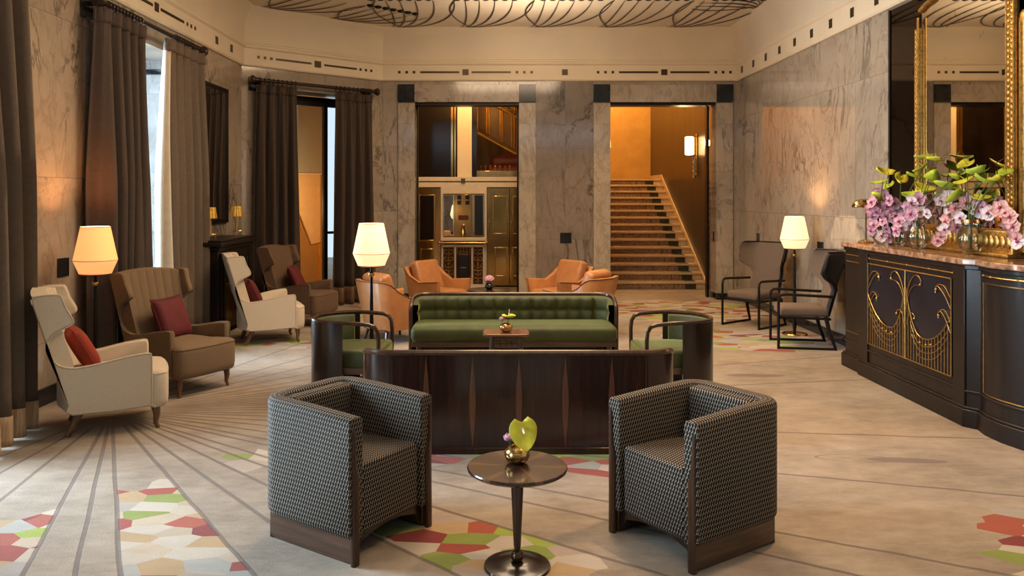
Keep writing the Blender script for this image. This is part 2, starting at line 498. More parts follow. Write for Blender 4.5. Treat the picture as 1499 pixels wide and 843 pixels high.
# woven black and cream fabric: interlocking short strokes
def weave(name):
    m, nt, b = newmat(name)
    uv = texco(nt, 'UV')
    s = nt.nodes.new('ShaderNodeSeparateXYZ'); nt.links.new(uv, s.inputs[0])
    v = E(s.outputs[1])*(1/.0215)
    iv = E.op('FLOOR', v)
    odd = sstep(E.op('PINGPONG', iv, 1.0), .4, .6)
    u = E(s.outputs[0])*(1/.0165)+odd*.5
    # rows of bent strokes, each row shifted by half, joined by short cross ticks
    du = E.op('FRACT', u)-.5; dv = E.op('FRACT', v)-.5
    sv = E.op('SINE', dv*PI*2.0)*.24
    a = sstep(eabs(du-sv), .14, .07)*sstep(eabs(dv), .47, .40)
    h = sstep(eabs(dv), .10, .05)*sstep(eabs(du-.26), .18, .12)
    f = emin(a+h*.9, 1.0)
    n = noise(nt, uv, 400, 2)
    c = mixc(nt, f, (.003, .0025, .003), (.41, .34, .26))
    nt.links.new(c, b.inputs['Base Color']); b.inputs['Roughness'].default_value = .8
    b.inputs['Specular IOR Level'].default_value = .25
    bump(nt, b, f+E(n.outputs[0])*.2, .4, .002)
    return m
M['weave'] = weave('black_cream_weave')

# carpet ------------------------------------------------------------------
def carpet_mat():
    m, nt, b = newmat('carpet')
    p = geopos(nt)
    wob = noise(nt, p, 2.2, 3)
    s = nt.nodes.new('ShaderNodeSeparateXYZ'); nt.links.new(p, s.inputs[0])
    X = E(s.outputs[0]); Y = E(s.outputs[1])
    CX, CY = -3.05, 6.3
    w = (E(wob.outputs[0])-.5)
    dx = X-CX; dy = Y-CY
    r = esqrt(dx*dx+dy*dy)
    ang = eatan2(dy, dx)+w*.008
    lines = [-100, -90, -81.5, -71.3, -67, -63.5, -54.3, -43.6, -35.7, -30.3, -27, -16.5, -6.3, 9.5, 18, 29, 47, 64]
    short = [-49, -39, -21.8, -11.5, -2.5, 2, 5.5, 12.5, 15.5, 21, 25, 34, 40, 55, 75]
    d = None
    for a in lines:
        t = eabs(ang-R(a)); d = t if d is None else emin(d, t)
    dm = d*r
    d2 = None
    for a in short:
        t = eabs(ang-R(a)); d2 = t if d2 is None else emin(d2, t)
    dm = emin(dm, d2*r+sstep(r, 2.9, 3.6)*.1)
    wl = noise(nt, p, 30, 2)
    line = sstep(dm, .015, .009)*sstep(r, .35, .6)*.72
    # base pile
    n1 = noise(nt, p, 1.1, 5, .6); n2 = noise(nt, p, 90, 3, .7); n3 = noise(nt, mapping(nt, p, (1, 2.2, 1)), 4.5, 6, .7)
    base = ramp(nt, E(n1.outputs[0])*.5+E(n3.outputs[0])*.38+E(n2.outputs[0])*.12, [(.36, (.18, .142, .100)), (.5, (.295, .24, .180)), (.62, (.385, .322, .25))])
    # mosaic cells
    vo = nt.nodes.new('ShaderNodeTexVoronoi'); vo.voronoi_dimensions = '2D'; vo.feature = 'F1'
    vo.inputs['Scale'].default_value = 1.0; vo.inputs['Randomness'].default_value = .85
    pm = mapping(nt, p, (4.9, 8.2, 1), rot=(0, 0, R(14)))
    nt.links.new(pm, vo.inputs['Vector'])
    vo2 = nt.nodes.new('ShaderNodeTexVoronoi'); vo2.voronoi_dimensions = '2D'; vo2.feature = 'F1'
    vo2.inputs['Scale'].default_value = 1.0; vo2.inputs['Randomness'].default_value = .85
    nt.links.new(pm, vo2.inputs['Vector'])
    # cell centre back in world metres
    ic = nt.nodes.new('ShaderNodeMapping'); ic.vector_type = 'TEXTURE'
    nt.links.new(vo.outputs['Position'], ic.inputs[0]); ic.inputs['Scale'].default_value = (4.9, 8.2, 1); ic.inputs['Rotation'].default_value = (0, 0, R(14))
    sc_ = nt.nodes.new('ShaderNodeSeparateXYZ'); nt.links.new(ic.outputs[0], sc_.inputs[0])
    cX = E(sc_.outputs[0]); cY = E(sc_.outputs[1])
    cdx = cX-CX; cdy = cY-CY
    cr = esqrt(cdx*cdx+cdy*cdy); ca = eatan2(cdy, cdx)
    def band(v, a, b_): return (v > a)*(v < b_)
    def sector(a0, a1, r0, r1):      # edges follow the lines exactly, ends follow whole cells
        return band(ang, R(a0), R(a1))*band(cr, r0, r1)
    masks = [sector(-63.5, -54.3, 1.85, 6), sector(-99, -71.3, 2.1, 6), sector(-43.6, -35.7, 2.75, 4.35),
             sector(-43.6, -33, 1.7, 2.1), sector(-21.8, -13, 2.95, 4.7), sector(-27, -21.8, 2.6, 3.0)]
    masks.append((cX > 2.35+0)*(cY < 4.35)*((cX-(cY*.5)) > .45))
    def ell(cx, cy, rx, ry):
        a = (cX-cx)/rx; c = (cY-cy)/ry
        return (a*a+c*c) < 1.0
    masks += [ell(3.0, 9.45, .95, .75), ell(2.5, 11.8, 1.5, 1.15), ell(-2.6, 9.15, .55, .35), ell(-2.1, 10.9, .7, .6), ell(-.6, 12.3, 1.6, .5), ell(.4, 8.9, .6, .4)]
    mk = masks[0]
    for q in masks[1:]: mk = emax(mk, q)
    wn = nt.nodes.new('ShaderNodeTexWhiteNoise'); wn.noise_dimensions = '2D'; nt.links.new(vo.outputs['Position'], wn.inputs[0])
    cols = [(.36, .055, .030), (.52, .43, .31), (.36, .46, .05), (.45, .44, .40), (.24, .022, .020), (.62, .56, .47), (.52, .36, .18), (.40, .42, .39), (.47, .38, .31), (.58, .50, .40), (.26, .33, .05), (.58, .47, .34), (.42, .085, .04), (.44, .40, .35), (.60, .54, .45)]
    pal = ramp(nt, wn.outputs[0], [(i/len(cols), c) for i, c in enumerate(cols)], 'CONSTANT')
    pal = mixc(nt, .22, pal, mixc(nt, 1.0, pal, ramp(nt, n3.outputs[0], [(.3, (.3, .3, .3)), (.7, (1, 1, 1))]), 'MULTIPLY'))
    c = mixc(nt, mk, base, pal)
    c = mixc(nt, line, c, (.105, .075, .062))
    # feather motifs
    def feather(fx, fy, L, W, a):
        ux = (X-fx)*math.cos(a)+(Y-fy)*math.sin(a); uy = (Y-fy)*math.cos(a)-(X-fx)*math.sin(a)
        e = esqrt(ux*ux/(L*L)+uy*uy/(W*W))
        e2 = esqrt((ux+L*1.15)*(ux+L*1.15)/(L*L*.85)+uy*uy/(W*W*1.6))
        ring = sstep(eabs(e2-1.0), .08, .03)*.6
        return emax(sstep(e, 1.0, .85)*.75, ring)
    fm = emax(feather(2.62, 5.13, .27, .055, -.12), feather(2.42, 7.55, .3, .07, -.05))
    fm = emin(fm, 1.0)
    fm = fm*ramp_val(nt, E(n2.outputs[0]))
    c = mixc(nt, fm, c, (.13, .085, .075))
    c = mixc(nt, mk*.22, c, (.08, .07, .06))
    nt.links.new(c, b.inputs['Base Color']); b.inputs['Roughness'].default_value = .95
    b.inputs['Specular IOR Level'].default_value = .15
    b.inputs['Sheen Weight'].default_value = .15
    bump(nt, b, E(n2.outputs[0])+E(n3.outputs[0])*1.5+(1-line)*1.0, .35, .006)
    return m
def ramp_val(nt, e): return sstep(e, .25, .6)*.3+.7
M['carpet'] = carpet_mat()

# ------------------------------------------------------------------ room shell
XL, XR, YB, YF = -3.70, 3.93, 13.09, -4.5
P0, P1 = (-3.70, 11.5), (-1.91, 13.09)
ZC, ZT = 3.57, 4.42       # cornice foot, ceiling
CL = math.dist(P0, P1); CU = ((P1[0]-P0[0])/CL, (P1[1]-P0[1])/CL); CN = (CU[1], -CU[0])
CANG = math.atan2(CU[1], CU[0])

bm = BM(); prism(bm, [(-5.5, YF-.3), (5.0, YF-.3), (5.0, 22), (-8, 22), (-8, 11)], 'z', -.12, 0)
struct('floor', bm, M['carpet'], smooth=0)
bm = BM(); prism(bm, [(XL-.9, YF-.3), (XR+.6, YF-.3), (XR+.6, YB+.4), (P1[0]-.4, YB+.4), (XL-.9, 11.9)], 'z', ZT, ZT+.15)
struct('ceiling', bm, M['ceil'], smooth=0)

# left wall with window openings
WINS = [(-3.1, -1.2), (.07, 1.97), (3.82, 5.72), (7.59, 9.49)]
bm = BM(); y = YF
for a, b_ in WINS:
    add_box(bm, XL-.85, XL, y, a, 0, ZC); add_box(bm, XL-.85, XL, a, b_, 3.30, ZC); y = b_
add_box(bm, XL-.85, XL, y, P0[1], 0, ZC)
add_box(bm, XL-.85, XL-.35, P0[1], P0[1]+.3, 0, ZC)
struct('wall_left', bm, M['m_left'], smooth=0)
# marble lining of the window reveals
for i, (a, b_) in enumerate(WINS):
    bm = BM()
    add_box(bm, XL-.82, XL-.002, b_-.02, b_+.01, 0, 3.30)
    add_box(bm, XL-.82, XL-.002, a-.01, a+.02, 0, 3.30)
    tr = struct('trim_%d' % (i+1), bm, M['m_reveal'], smooth=0)
    bm = BM(); add_box(bm, XL-.80, XL-.02, b_-.035, b_-.015, 3.13, 3.19); add_box(bm, XL-.80, XL-.02, a+.015, a+.035, 3.13, 3.19)
    obj('black_band', bm, M['black'], tr, smooth=0)
    w = sempty('window_%d' % (i+1), (XL-.62, (a+b_)/2, 0))
    hw = (b_-a)/2-.03
    bm = BM()
    for s in (-1, 1): add_box(bm, -.03, .03, s*hw-.035, s*hw+.035, .02, 3.28)
    add_box(bm, -.03, .03, -hw, hw, .02, .10); add_box(bm, -.03, .03, -hw, hw, 3.2, 3.28); add_box(bm, -.03, .03, -.03, .03, .02, 3.28)
    add_box(bm, -.025, .025, -hw, hw, 2.35, 2.40)
    obj('window_frame', bm, M['blackmetal'], w, smooth=0)
    obj('pane', box(-.004, .004, -hw, hw, .05, 3.25), M['glass'], w, smooth=0)
    o = obj('pavement', box(-3, -.05, -1.9, 1.9, -.1, 0), M['stonefloor'], w, smooth=0)

# chamfered wall (local x along the wall, y into the wall)
ch = sempty('wall_chamfer', (P0[0], P0[1], 0), CANG)
bm = BM()
add_box(bm, -.05, .48, 0, .55, 0, ZC); add_box(bm, 1.90, CL+.05, 0, .55, 0, ZC); add_box(bm, .48, 1.90, 0, .55, 3.30, ZC)
obj('wall_face', bm, marble('marble_chamfer', (.38, .315, .24), (.15, .12, .095), 'xz', (1.1, 1.06), (.5, -.38), seam=.5, sd=31), ch, smooth=0)
bm = BM(); add_box(bm, .46, .485, -.002, .55, 0, 3.3); add_box(bm, 1.895, 1.92, -.002, .55, 0, 3.3); add_box(bm, .46, 1.92, -.002, .55, 3.28, 3.305)
obj('reveal_lining', bm, M['m_reveal'], ch, smooth=0)
w = sempty('window_5', (P0[0]-CN[0]*.42, P0[1]-CN[1]*.42, 0), CANG)
bm = BM()
for x in (.50, 1.58, 1.86): add_box(bm, x-.03, x+.03, -.04, .04, .02, 3.26)
add_box(bm, .48, 1.9, -.04, .04, 3.12, 3.26); add_box(bm, .48, 1.9, -.03, .03, .0, .09); add_box(bm, 1.58, 1.9, -.03, .03, 1.08, 1.12)
obj('window_frame', bm, M['blackmetal'], w, smooth=0)
obj('pane', box(.5, 1.86, -.004, .004, .05, 3.15), M['glass'], w, smooth=0)
# porch behind the chamfer window
pr = sempty('wall_porch', (P0[0]-CN[0]*.55, P0[1]-CN[1]*.55, 0), CANG)
bm = BM(); add_box(bm, .1, 2.93, 2.2, 2.3, 0, 4.0); add_box(bm, 0, .1, .02, 2.3, 0, 4.0); add_box(bm, 0, 2.93, 0.02, 2.3, 3.95, 4.05)
obj('plaster', bm, M['plasterw'], pr, smooth=0)
bl = thing('roller_blind', 'grey-green roller blind glimpsed through the far angled window', 'blind', (P0[0]-CN[0]*1.4, P0[1]-CN[1]*1.4, 0), CANG)
obj('cloth', box(1.2, 2.12, -.006, .006, 2.08, 3.6), M['blind'], bl, smooth=0)
bm = BM(); tube(bm, [(1.18, 0, 3.62), (2.14, 0, 3.62)], .035, 10); obj('roller', bm, M['rodm'], bl)
bm = BM(); tube(bm, [(1.2, 0, 2.08), (2.12, 0, 2.08)], .012, 8); obj('bottom_bar', bm, M['lining'], bl)
pn = thing('folded_canopy', 'pale angular ochre panel lit warm beyond the far angled window', 'panel', (P0[0]-CN[0]*1.7, P0[1]-CN[1]*1.7, 0), CANG)
bm = BM(); prism(bm, [(1.5, 2.10), (2.2, 2.08), (2.2, .86), (2.0, .83), (1.76, 1.40), (1.5, 1.9)], 'y', -.02, .02)
obj('face', bm, simple('pale_ochre', (.75, .50, .26), .6, var=.05), pn, smooth=0)
bm = BM(); tube(bm, [(1.5, -.02, 1.9), (1.76, -.02, 1.40), (2.0, -.02, .83), (2.2, -.02, .86)], .015, 6); add_box(bm, 2.16, 2.2, -.015, .015, 0, 1.0)
obj('edge_rail', bm, M['brass'], pn)

# back wall: doorway A x -1.376..0.336, doorway B x 1.82..3.40
DA = (-1.376, .336); DB = (1.82, 3.56); DT = 3.23
bm = BM()
for a, b_ in ((P1[0]-.1, DA[0]), (DA[1], DB[0]), (DB[1], XR+.4)): add_box(bm, a, b_, YB, YB+.36, 0, ZC)
for a, b_ in (DA, DB): add_box(bm, a, b_, YB, YB+.36, DT, ZC)
struct('wall_back', bm, M['m_back'], smooth=0)
k = 4
for a, b_ in (DA, DB):
    k += 1
    bm = BM()
    add_box(bm, a-.27, a+.006, YB-.035, YB+.37, .10, DT-.02); add_box(bm, b_-.006, b_+.27, YB-.035, YB+.37, .10, DT-.02)
    add_box(bm, a, b_, YB-.035, YB+.37, DT-.006, DT+.28)
    tr = struct('trim_%d' % k, bm, M['m_sur'], smooth=0, bevel=.004)
    bm = BM()
    for x in (a, b_+.27): add_box(bm, x-.27, x, YB-.045, YB+.1, DT-.0, DT+.285)
    obj('corner_block', bm, M['black'], tr, smooth=0)
    bm = BM(); add_box(bm, a, b_, YB+.02, YB+.30, DT-.05, DT); add_box(bm, b_-(.085 if a > 1 else .03), b_-(.045 if a > 1 else .008), YB+.26, YB+.36, 0, DT-.05); add_box(bm, a, a+.03, YB+.28, YB+.36, 0, DT-.05)
    obj('door_frame', bm, M['blackmetal'], tr, smooth=0)
    bm = BM()
    for x in (a, b_+.27): add_box(bm, x-.275, x+.005, YB-.055, YB+.38, 0, .10)
    obj('plinth', bm, M['black'], tr, smooth=0, bevel=.006)
struct('trim_7', box(DA[1]+.272, DB[0]-.272, YB-.02, YB+.02, .1, ZC), M['m_pil'], smooth=0)

# right wall, recess with a tinted mirror, near wall
bm = BM(); add_box(bm, XR, XR+.4, 8.07, YB+.3, 0, ZC); add_box(bm, XR, XR+.4, YF, 4.7, 0, ZC); add_box(bm, XR+.03, XR+.4, 4.7, 8.07, 0, ZC)
struct('wall_right', bm, M['m_right'], smooth=0)
struct('wall_near', box(XL-.8, XR+.4, YF-.3, YF, 0, ZC), M['m_back'], smooth=0)
tm = thing('tinted_mirror', 'tall dark tinted mirror panel covering the wall behind the console', 'mirror', (XR+.028, 6.38, 0))
obj('glass', box(-.012, 0, -1.67, 1.68, .02, ZC-.01), M['tinted'], tm, smooth=0)
obj('edge_trim', box(-.02, .0, 1.665, 1.685, .02, ZC-.01), M['blackmetal'], tm, smooth=0)
obj('edge_trim', box(-.02, .0, -1.675, -1.66, .02, ZC-.01), M['blackmetal'], tm, smooth=0)

# baseboards
struct('baseboard_right', box(XR-.03, XR, 8.1, YB, 0, .12), M['black'], smooth=0, bevel=.005)
bm = BM()
for a, b_ in ((YF, -3.1), (-1.2, .07), (1.97, 3.82), (5.72, 7.59), (9.49, 11.45)): add_box(bm, XL, XL+.03, a, b_, 0, .14)
struct('baseboard_left', bm, M['black'], smooth=0, bevel=.005)
bm = BM()
for a, b_ in ((P1[0]+.05, DA[0]-.28), (DA[1]+.28, DB[0]-.28), (DB[1]+.28, XR-.03)): add_box(bm, a, b_, YB-.03, YB, 0, .12)
struct('baseboard_back', bm, M['black'], smooth=0, bevel=.005)

# cornice and cove running round the room
prof = [(-.38, ZC), (.03, ZC), (.045, ZC+.02), (.045, ZC+.25), (.06, ZC+.262), (.075, ZC+.275), (.075, ZC+.30), (.055, ZC+.315), (.055, ZC+.34), (.04, ZC+.35), (.045, ZC+.45), (.06, ZC+.6), (.09, ZC+.72), (.14, ZC+.80), (.20, ZT), (-.38, ZT)]
room = [(XL, YF), P0, P1, (XR, YB), (XR, YF)]
def inset(path, d):
    out = []
    for i, p in enumerate(path):
        p = Vector(p)
        ds = []
        if i > 0: ds.append((p-Vector(path[i-1])).normalized())
        if i < len(path)-1: ds.append((Vector(path[i+1])-p).normalized())
        ns = [Vector((q.y, -q.x)) for q in ds]
        n = sum(ns, Vector((0, 0))); n.normalize()
        out.append(p+n*(d/max(.2, n.dot(ns[0]))))
    return out
rings = [[(q.x, q.y, z) for q in inset(room, o)] for o, z in prof]
rings = [[rings[j][i] for j in range(len(prof))] for i in range(len(room))]
bm = BM(); loft(bm, rings)
cor = struct('trim_8', bm, M['cream'], smooth=28)
cor.name = 'trim_8'
# dark inlaid dots, bars and squares on the cornice flat
bm = BM()
ZM = ZC+.14
def mark_at(p, u, n, s, w, h):
    c = Vector((p[0]+u[0]*s+n[0]*.045, p[1]+u[1]*s+n[1]*.045, ZM))
    U = Vector((u[0], u[1], 0)); Nn = Vector((n[0], n[1], 0))
    mt = Matrix((( U.x, Nn.x, 0, c.x), (U.y, Nn.y, 0, c.y), (0, 0, 1, c.z), (0, 0, 0, 1)))
    add_box(bm, -w/2, w/2, -.004, .005, -h/2, h/2, mt)
def motif(p, u, n, s):    # dots bar square bar dots
    mark_at(p, u, n, s, .10, .095)
    for sg in (-1, 1):
        mark_at(p, u, n, s+sg*.42, .64, .032)
        for q in (.84, .96, 1.08): mark_at(p, u, n, s+sg*q*1.0, .042, .042)
bx = lambda px: (px-730)/1170*YB-P1[0]
for s_ in ((330+667/1.897), (330+1217/1.897)): motif(P1, (1, 0), (0, -1), bx(s_))
mark_at(P1, (1, 0), (0, -1), bx(330+942/1.897), .095, .095)
mark_at(P0, CU, CN, CL*.5, .11, .10)
for sg in (-1, 1):
    mark_at(P0, CU, CN, CL*.5+sg*.40, .58, .03)
    for q in (.76, .86, .96): mark_at(P0, CU, CN, CL*.5+sg*q, .04, .04)
for i in range(26): mark_at((XR, YB), (0, -1), (-1, 0), .33+.568*i, .085, .105)
for cyy in (8.54, 4.77, 1.02, -2.2): motif((XL, YF), (0, 1), (1, 0), cyy-YF)
for cyy in (10.93, 10.36, 6.9, 6.4, 3.1, 2.6): mark_at((XL, YF), (0, 1), (1, 0), cyy-YF, .09, .10)
obj('inlay', bm, M['mark'], cor, smooth=0)

# iron scrollwork on the ceiling, fans of swept lines with a beaded border
bm = BM()
edge = inset(room, .21)
zz = ZT-.012
for i in range(len(edge)-1):
    a = edge[i]; b_ = edge[i+1]; L = (b_-a).length; u = (b_-a)/L; n = Vector((u.y, -u.x))
    nrep = max(1, round(L/1.15)); st = L/nrep
    def W(s, t): q = a+u*s+n*t; return (q.x, q.y, zz)
    TM = 1.75 if i == 2 else (1.0 if i == 1 else .9)
    for k in range(nrep):
        if i in (0, 3) and (k == (0 if i == 3 else nrep-1)): continue
        s0 = k*st+.1
        for j, aa in enumerate((.14, .27, .42, .60, .82)):
            pts = [W(s0+.05*j+aa*st*math.sin(PI/2*(q/10))**.8, TM*(q/10)**1.7+.005) for q in range(11)]
            tube(bm, pts, [.005+.009*abs(math.sin(PI*q/10)) for q in range(11)], 5, sx=1, sy=.4)
        pts = [W(s0+.15-.22*st*math.sin(PI*(q/10)*.8), TM*(q/10)+.005) for q in range(11)]
        tube(bm, pts, .012, 5, sy=.4)
    m_ = int(L/.13)
    for k in range(m_):
        if (k % 9) in (7, 8) or i in (0, 3) and (k*.13 < 1.9 or k*.13 > L-1.9) or i == 1 and k*.13 < .9: continue
        c = W((k+.5)*L/m_, TM+.1); sphere(bm, c, .055, 8, 5, (1, 1, .45))
struct('trim_9', bm, M['blackmetal'], smooth=60)

# wall plates
def plate(x, y, z, rz, w, h, label, g=None):
    o = obj('wall_plate', box(-w/2, w/2, -.012, 0, -h/2, h/2), M['black'], bevel=.003)
    o.location = (x, y, z); o.rotation_euler = (0, 0, rz); return tag(o, label, 'wall plate', g)
plate((828-730)/1170*YB, YB-.02, 1.7-62*YB/1170, 0, .185, .17, 'square black plate on the dark centre marble between the doorways')
plate(XL, 6.78, 1.09, PI/2, .17, .16, 'black plate on the left marble wall behind the near cream armchair')
plate(XR, 9.75, 1.7-78*9.75/1170, -PI/2, .17, .17, 'black plate on the right marble wall behind the black-framed chairs')
plate(XR, 12.1, 1.7-64*12.1/1170, -PI/2, .11, .18, 'narrow black plate on the right marble wall beside the stair doorway')
plate(DB[1], YB+.12, 1.7-60*13.2/1170, -PI/2, .06, .17, 'small dark switch plate on the stair doorway jamb')
# ------------------------------------------------------------------ stair hall behind the right doorway
XS0, XS1 = 1.45, 3.76
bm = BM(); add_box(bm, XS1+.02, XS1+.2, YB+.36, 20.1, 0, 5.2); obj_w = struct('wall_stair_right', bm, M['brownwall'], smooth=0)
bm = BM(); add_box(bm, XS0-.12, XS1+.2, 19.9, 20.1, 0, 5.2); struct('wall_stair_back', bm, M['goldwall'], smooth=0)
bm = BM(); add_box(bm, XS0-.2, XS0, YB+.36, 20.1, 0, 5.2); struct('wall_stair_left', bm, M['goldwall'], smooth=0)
bm = BM(); add_box(bm, XS0-.2, XS1+.2, YB+.36, 20.1, 5.2, 5.3); struct('ceiling_stair', bm, M['cream'], smooth=0)
st = thing('staircase', 'lit staircase of pale steps with a patterned runner seen through the right doorway', 'staircase', (0, 0, 0))
rise, go, d0 = .1388, .285, 14.5
xr0, xr1 = 2.0, 3.58
for k in range(15):
    y0 = d0+k*go; z1 = (k+1)*rise
    ye = y0+go+.03 if k < 14 else 19.9
    bm = BM(); add_box(bm, XS0+.01, XS1-.012, y0, min(ye, 19.88), max(0, z1-rise), z1); add_box(bm, XS0+.01, XS1-.012, y0-.03, y0, z1-.042, z1)
    s_ = obj('step', bm, M['step'], st, smooth=0, bevel=.006)
    bm = BM(); add_box(bm, XS0+.01, xr1-.20, y0-.006, y0+.001, z1-rise+.002, z1-.043)
    add_box(bm, XS0+.01, xr1-.2, y0-.004, ye-.03, z1-.003, z1+.004)
    obj('runner', bm, M['runner'], s_, smooth=0)
    obj('runner_stripe', box(xr1-.40, xr1-.385, y0-.0075, y0-.0062, z1-rise+.002, z1-.043), M['runner_dk'], s_, smooth=0)
    bm = BM(); add_box(bm, xr1-.20, xr1, y0-.007, y0+.001, z1-rise+.002, z1-.043)
    add_box(bm, xr1-.20, xr1, y0-.004, ye-.03, z1-.003, z1+.004)
    obj('runner_border', bm, M['runner_dk'], s_, smooth=0)
bm = BM(); prism(bm, [(d0-.1, 0), (d0-.1, .10), (d0+14*go, 15*rise+.10), (19.85, 15*rise+.10), (19.85, 15*rise-.02), (d0+14*go, 15*rise-.15), (d0+.2, 0)], 'x', XS1-.011, XS1+.018)
obj('stringer', bm, M['step'], st, smooth=0, bevel=.004)

sc = thing('wall_sconce', 'brass wall light with a glowing glass shade above crystal drops in the stair hall', 'wall lamp', (XS1+.02, 15.25, 2.45))
obj('back_plate', box(-.02, 0, -.07, .07, -.35, .42), M['brass'], sc, bevel=.006)
bm = BM(); add_box(bm, -.14, -.02, -.012, .012, .0, .025); add_box(bm, -.14, -.02, -.012, .012, .36, .385); obj('bracket', bm, M['brass'], sc)
bm = BM(); lathe(bm, [(.06, 0), (.085, .01), (.085, .34), (.06, .35)], 20, (-.14, 0, .02)); obj('lamp_shade', bm, M['glow'], sc)
bm = BM()
for i in range(4):
    for j in range(3):
        lathe(bm, [(.004, 0), (.026, .012), (.036, .045), (.026, .078), (.003, .088)], 6, (-.06, -.085+.085*j, -.12-.085*i))
obj('crystal_drops', bm, M['vase'], sc)
bm = BM(); lathe(bm, [(.03, -.42), (.03, -.05)], 12, (-.05, 0, 0)); obj('crystal_core', bm, M['chrome'], sc)
hp = thing('stair_mirror', 'tall narrow dark-framed mirror on the bronze wall beside the stairs', 'mirror', (XS1+.02, 14.35, 0))
obj('frame', box(-.03, 0, -.22, .22, .75, 3.3), M['blackmetal'], hp, bevel=.004)
obj('mirror_glass', box(-.034, -.028, -.15, .15, .82, 3.22), M['mirror'], hp, smooth=0)

# ------------------------------------------------------------------ brass bar hall behind the left doorway (plane y = 14.8)
YP = 14.8; SP = 1170/YP
PX = lambda px: (px-730)/SP
PZ = lambda py: 1.7+(286-py)/SP
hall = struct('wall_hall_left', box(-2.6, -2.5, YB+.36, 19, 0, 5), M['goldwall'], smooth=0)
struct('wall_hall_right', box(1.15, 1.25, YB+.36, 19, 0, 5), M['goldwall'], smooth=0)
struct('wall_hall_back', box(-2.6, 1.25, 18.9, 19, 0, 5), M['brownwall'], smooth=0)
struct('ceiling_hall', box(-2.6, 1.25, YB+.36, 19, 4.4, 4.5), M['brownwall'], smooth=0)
struct('ceiling_hall_low', box(-2.6, 1.25, YP+.12, 18.9, 1.95, 2.02), M['cream'], smooth=0)
# cream beam with central drop and legs
bm = BM()
zb = PZ(274); zt_ = PZ(259)
pts = [(PX(596), zb), (PX(645.5), zb), (PX(645.5), 0.02), (PX(648.5), 0.02), (PX(648.5), PZ(283.5)), (PX(709), PZ(283.5)), (PX(709), .02), (PX(712.5), .02), (PX(712.5), zb), (PX(775), zb), (PX(775), zt_), (PX(596), zt_)]
prism(bm, pts, 'y', YP-.03, YP+.12)
be = struct('trim_10', bm, M['white'], smooth=0)
obj('brass_line', box(PX(596), PX(775), YP-.036, YP-.03, PZ(266.5), PZ(265)), M['mark'], be, smooth=0)
obj('brass_boss', box(PX(675), PX(681), YP-.06, YP-.03, PZ(268), PZ(261)), M['dbrass'], be, bevel=.005)

def brass_door(n, x0, x1, glass_px, low_px, extra=None):
    d = sempty('door_%d' % n, ((x0+x1)/2, YP, 0)); cx = (x0+x1)/2
    bm = BM(); add_box(bm, x0-cx, x1-cx, 0, .06, .03, PZ(275))
    obj('door_leaf', bm, M['dbrass'], d, smooth=0, bevel=.004)
    for (a, b_, t, bt), mt in glass_px:
        f = BM(); w_ = .03
        A, B, T, S = PX(a)-cx, PX(b_)-cx, PZ(t), PZ(bt)
        add_box(f, A-w_, A, -.02, 0, S-w_, T+w_); add_box(f, B, B+w_, -.02, 0, S-w_, T+w_); add_box(f, A, B, -.02, 0, T, T+w_); add_box(f, A, B, -.02, 0, S-w_, S)
        q = obj('panel_moulding', f, M['brass'], d, bevel=.006)
        obj('panel', box(A, B, -.006, 0, S, T), mt, q, smooth=0)
    bm = BM(); hx = low_px
    tube(bm, [(PX(hx)-cx, -.02, 1.0), (PX(hx)-cx, -.06, 1.02), (PX(hx)-cx, -.06, 1.2), (PX(hx)-cx, -.02, 1.22)], .009, 8)
    obj('door_handle', bm, M['brass'], d)
    return d
brass_door(1, PX(606), PX(645), [((615, 635, 287, 351), M['dkpanel']), ((617, 633, 366, 392), M['dbrass'])], 609)
brass_door(2, PX(713), PX(745.5), [((723, 741, 289, 341), M['dbrass']), ((726, 741, 364, 403), M['dbrass'])], 717)
brass_door(3, PX(746), PX(762), [((752, 759, 289, 341), M['dbrass']), ((752, 759, 364, 403), M['dbrass'])], 749)

# mirrored display cabinet, marble shelf, brass fire screen
cb = thing('display_cabinet', 'brass and mirror wall cabinet between the brass doors, above the pale ledge', 'cabinet', (PX(679), YP, 0))
CX0 = PX(679)
obj('back', box(PX(649)-CX0, PX(709)-CX0, .0, .10, PZ(346), PZ(284.5)), M['brass'], cb, smooth=0)
obj('mirror_panel', box(PX(650.5)-CX0, PX(663)-CX0, -.03, -.02, PZ(345), PZ(286)), M['mirror'], cb, smooth=0)
obj('dark_panel', box(PX(695)-CX0, PX(707)-CX0, -.03, -.02, PZ(345), PZ(286)), M['navy'], cb, smooth=0)
ct = obj('centre_panel', box(PX(666)-CX0, PX(691)-CX0, -.05, -.02, PZ(345.5), PZ(284.5)), M['dbrass'], cb, bevel=.005)
for px, py in ((672.5, 289), (684.5, 289), (672.5, 296.5), (684.5, 296.5)):
    obj('square_window', box(PX(px-3)-CX0, PX(px+3)-CX0, -.056, -.05, PZ(py+3), PZ(py-3)), M['black'], ct, smooth=0)
obj('recess', box(PX(671)-CX0, PX(686)-CX0, -.056, -.05, PZ(322), PZ(315)), M['maroon'], ct, smooth=0)
bm = BM()
for px in (649.5, 664.3, 692.7, 708.3): add_box(bm, PX(px-.8)-CX0, PX(px+.8)-CX0, -.05, -.01, PZ(346), PZ(284.5))
obj('mullions', bm, M['chrome'], cb)
tp = thing('brass_tap', 'small brass bottle-shaped dispenser in front of the display cabinet', 'dispenser', (PX(678), YP-.14, PZ(349.5)))
bm = BM(); lathe(bm, [(.045, 0), (.05, .02), (.05, .12), (.03, .16), (.022, .2), (.03, .26), (.0, .28)], 14); obj('body', bm, M['brass'], tp)
sh = thing('wall_ledge', 'pale ledge with a brass edge under the display cabinet', 'shelf', (CX0, YP, 0))
obj('ledge', box(PX(646.5)-CX0, PX(711.5)-CX0, -.28, -.035, PZ(351.5), PZ(347)), M['white'], sh, bevel=.006)
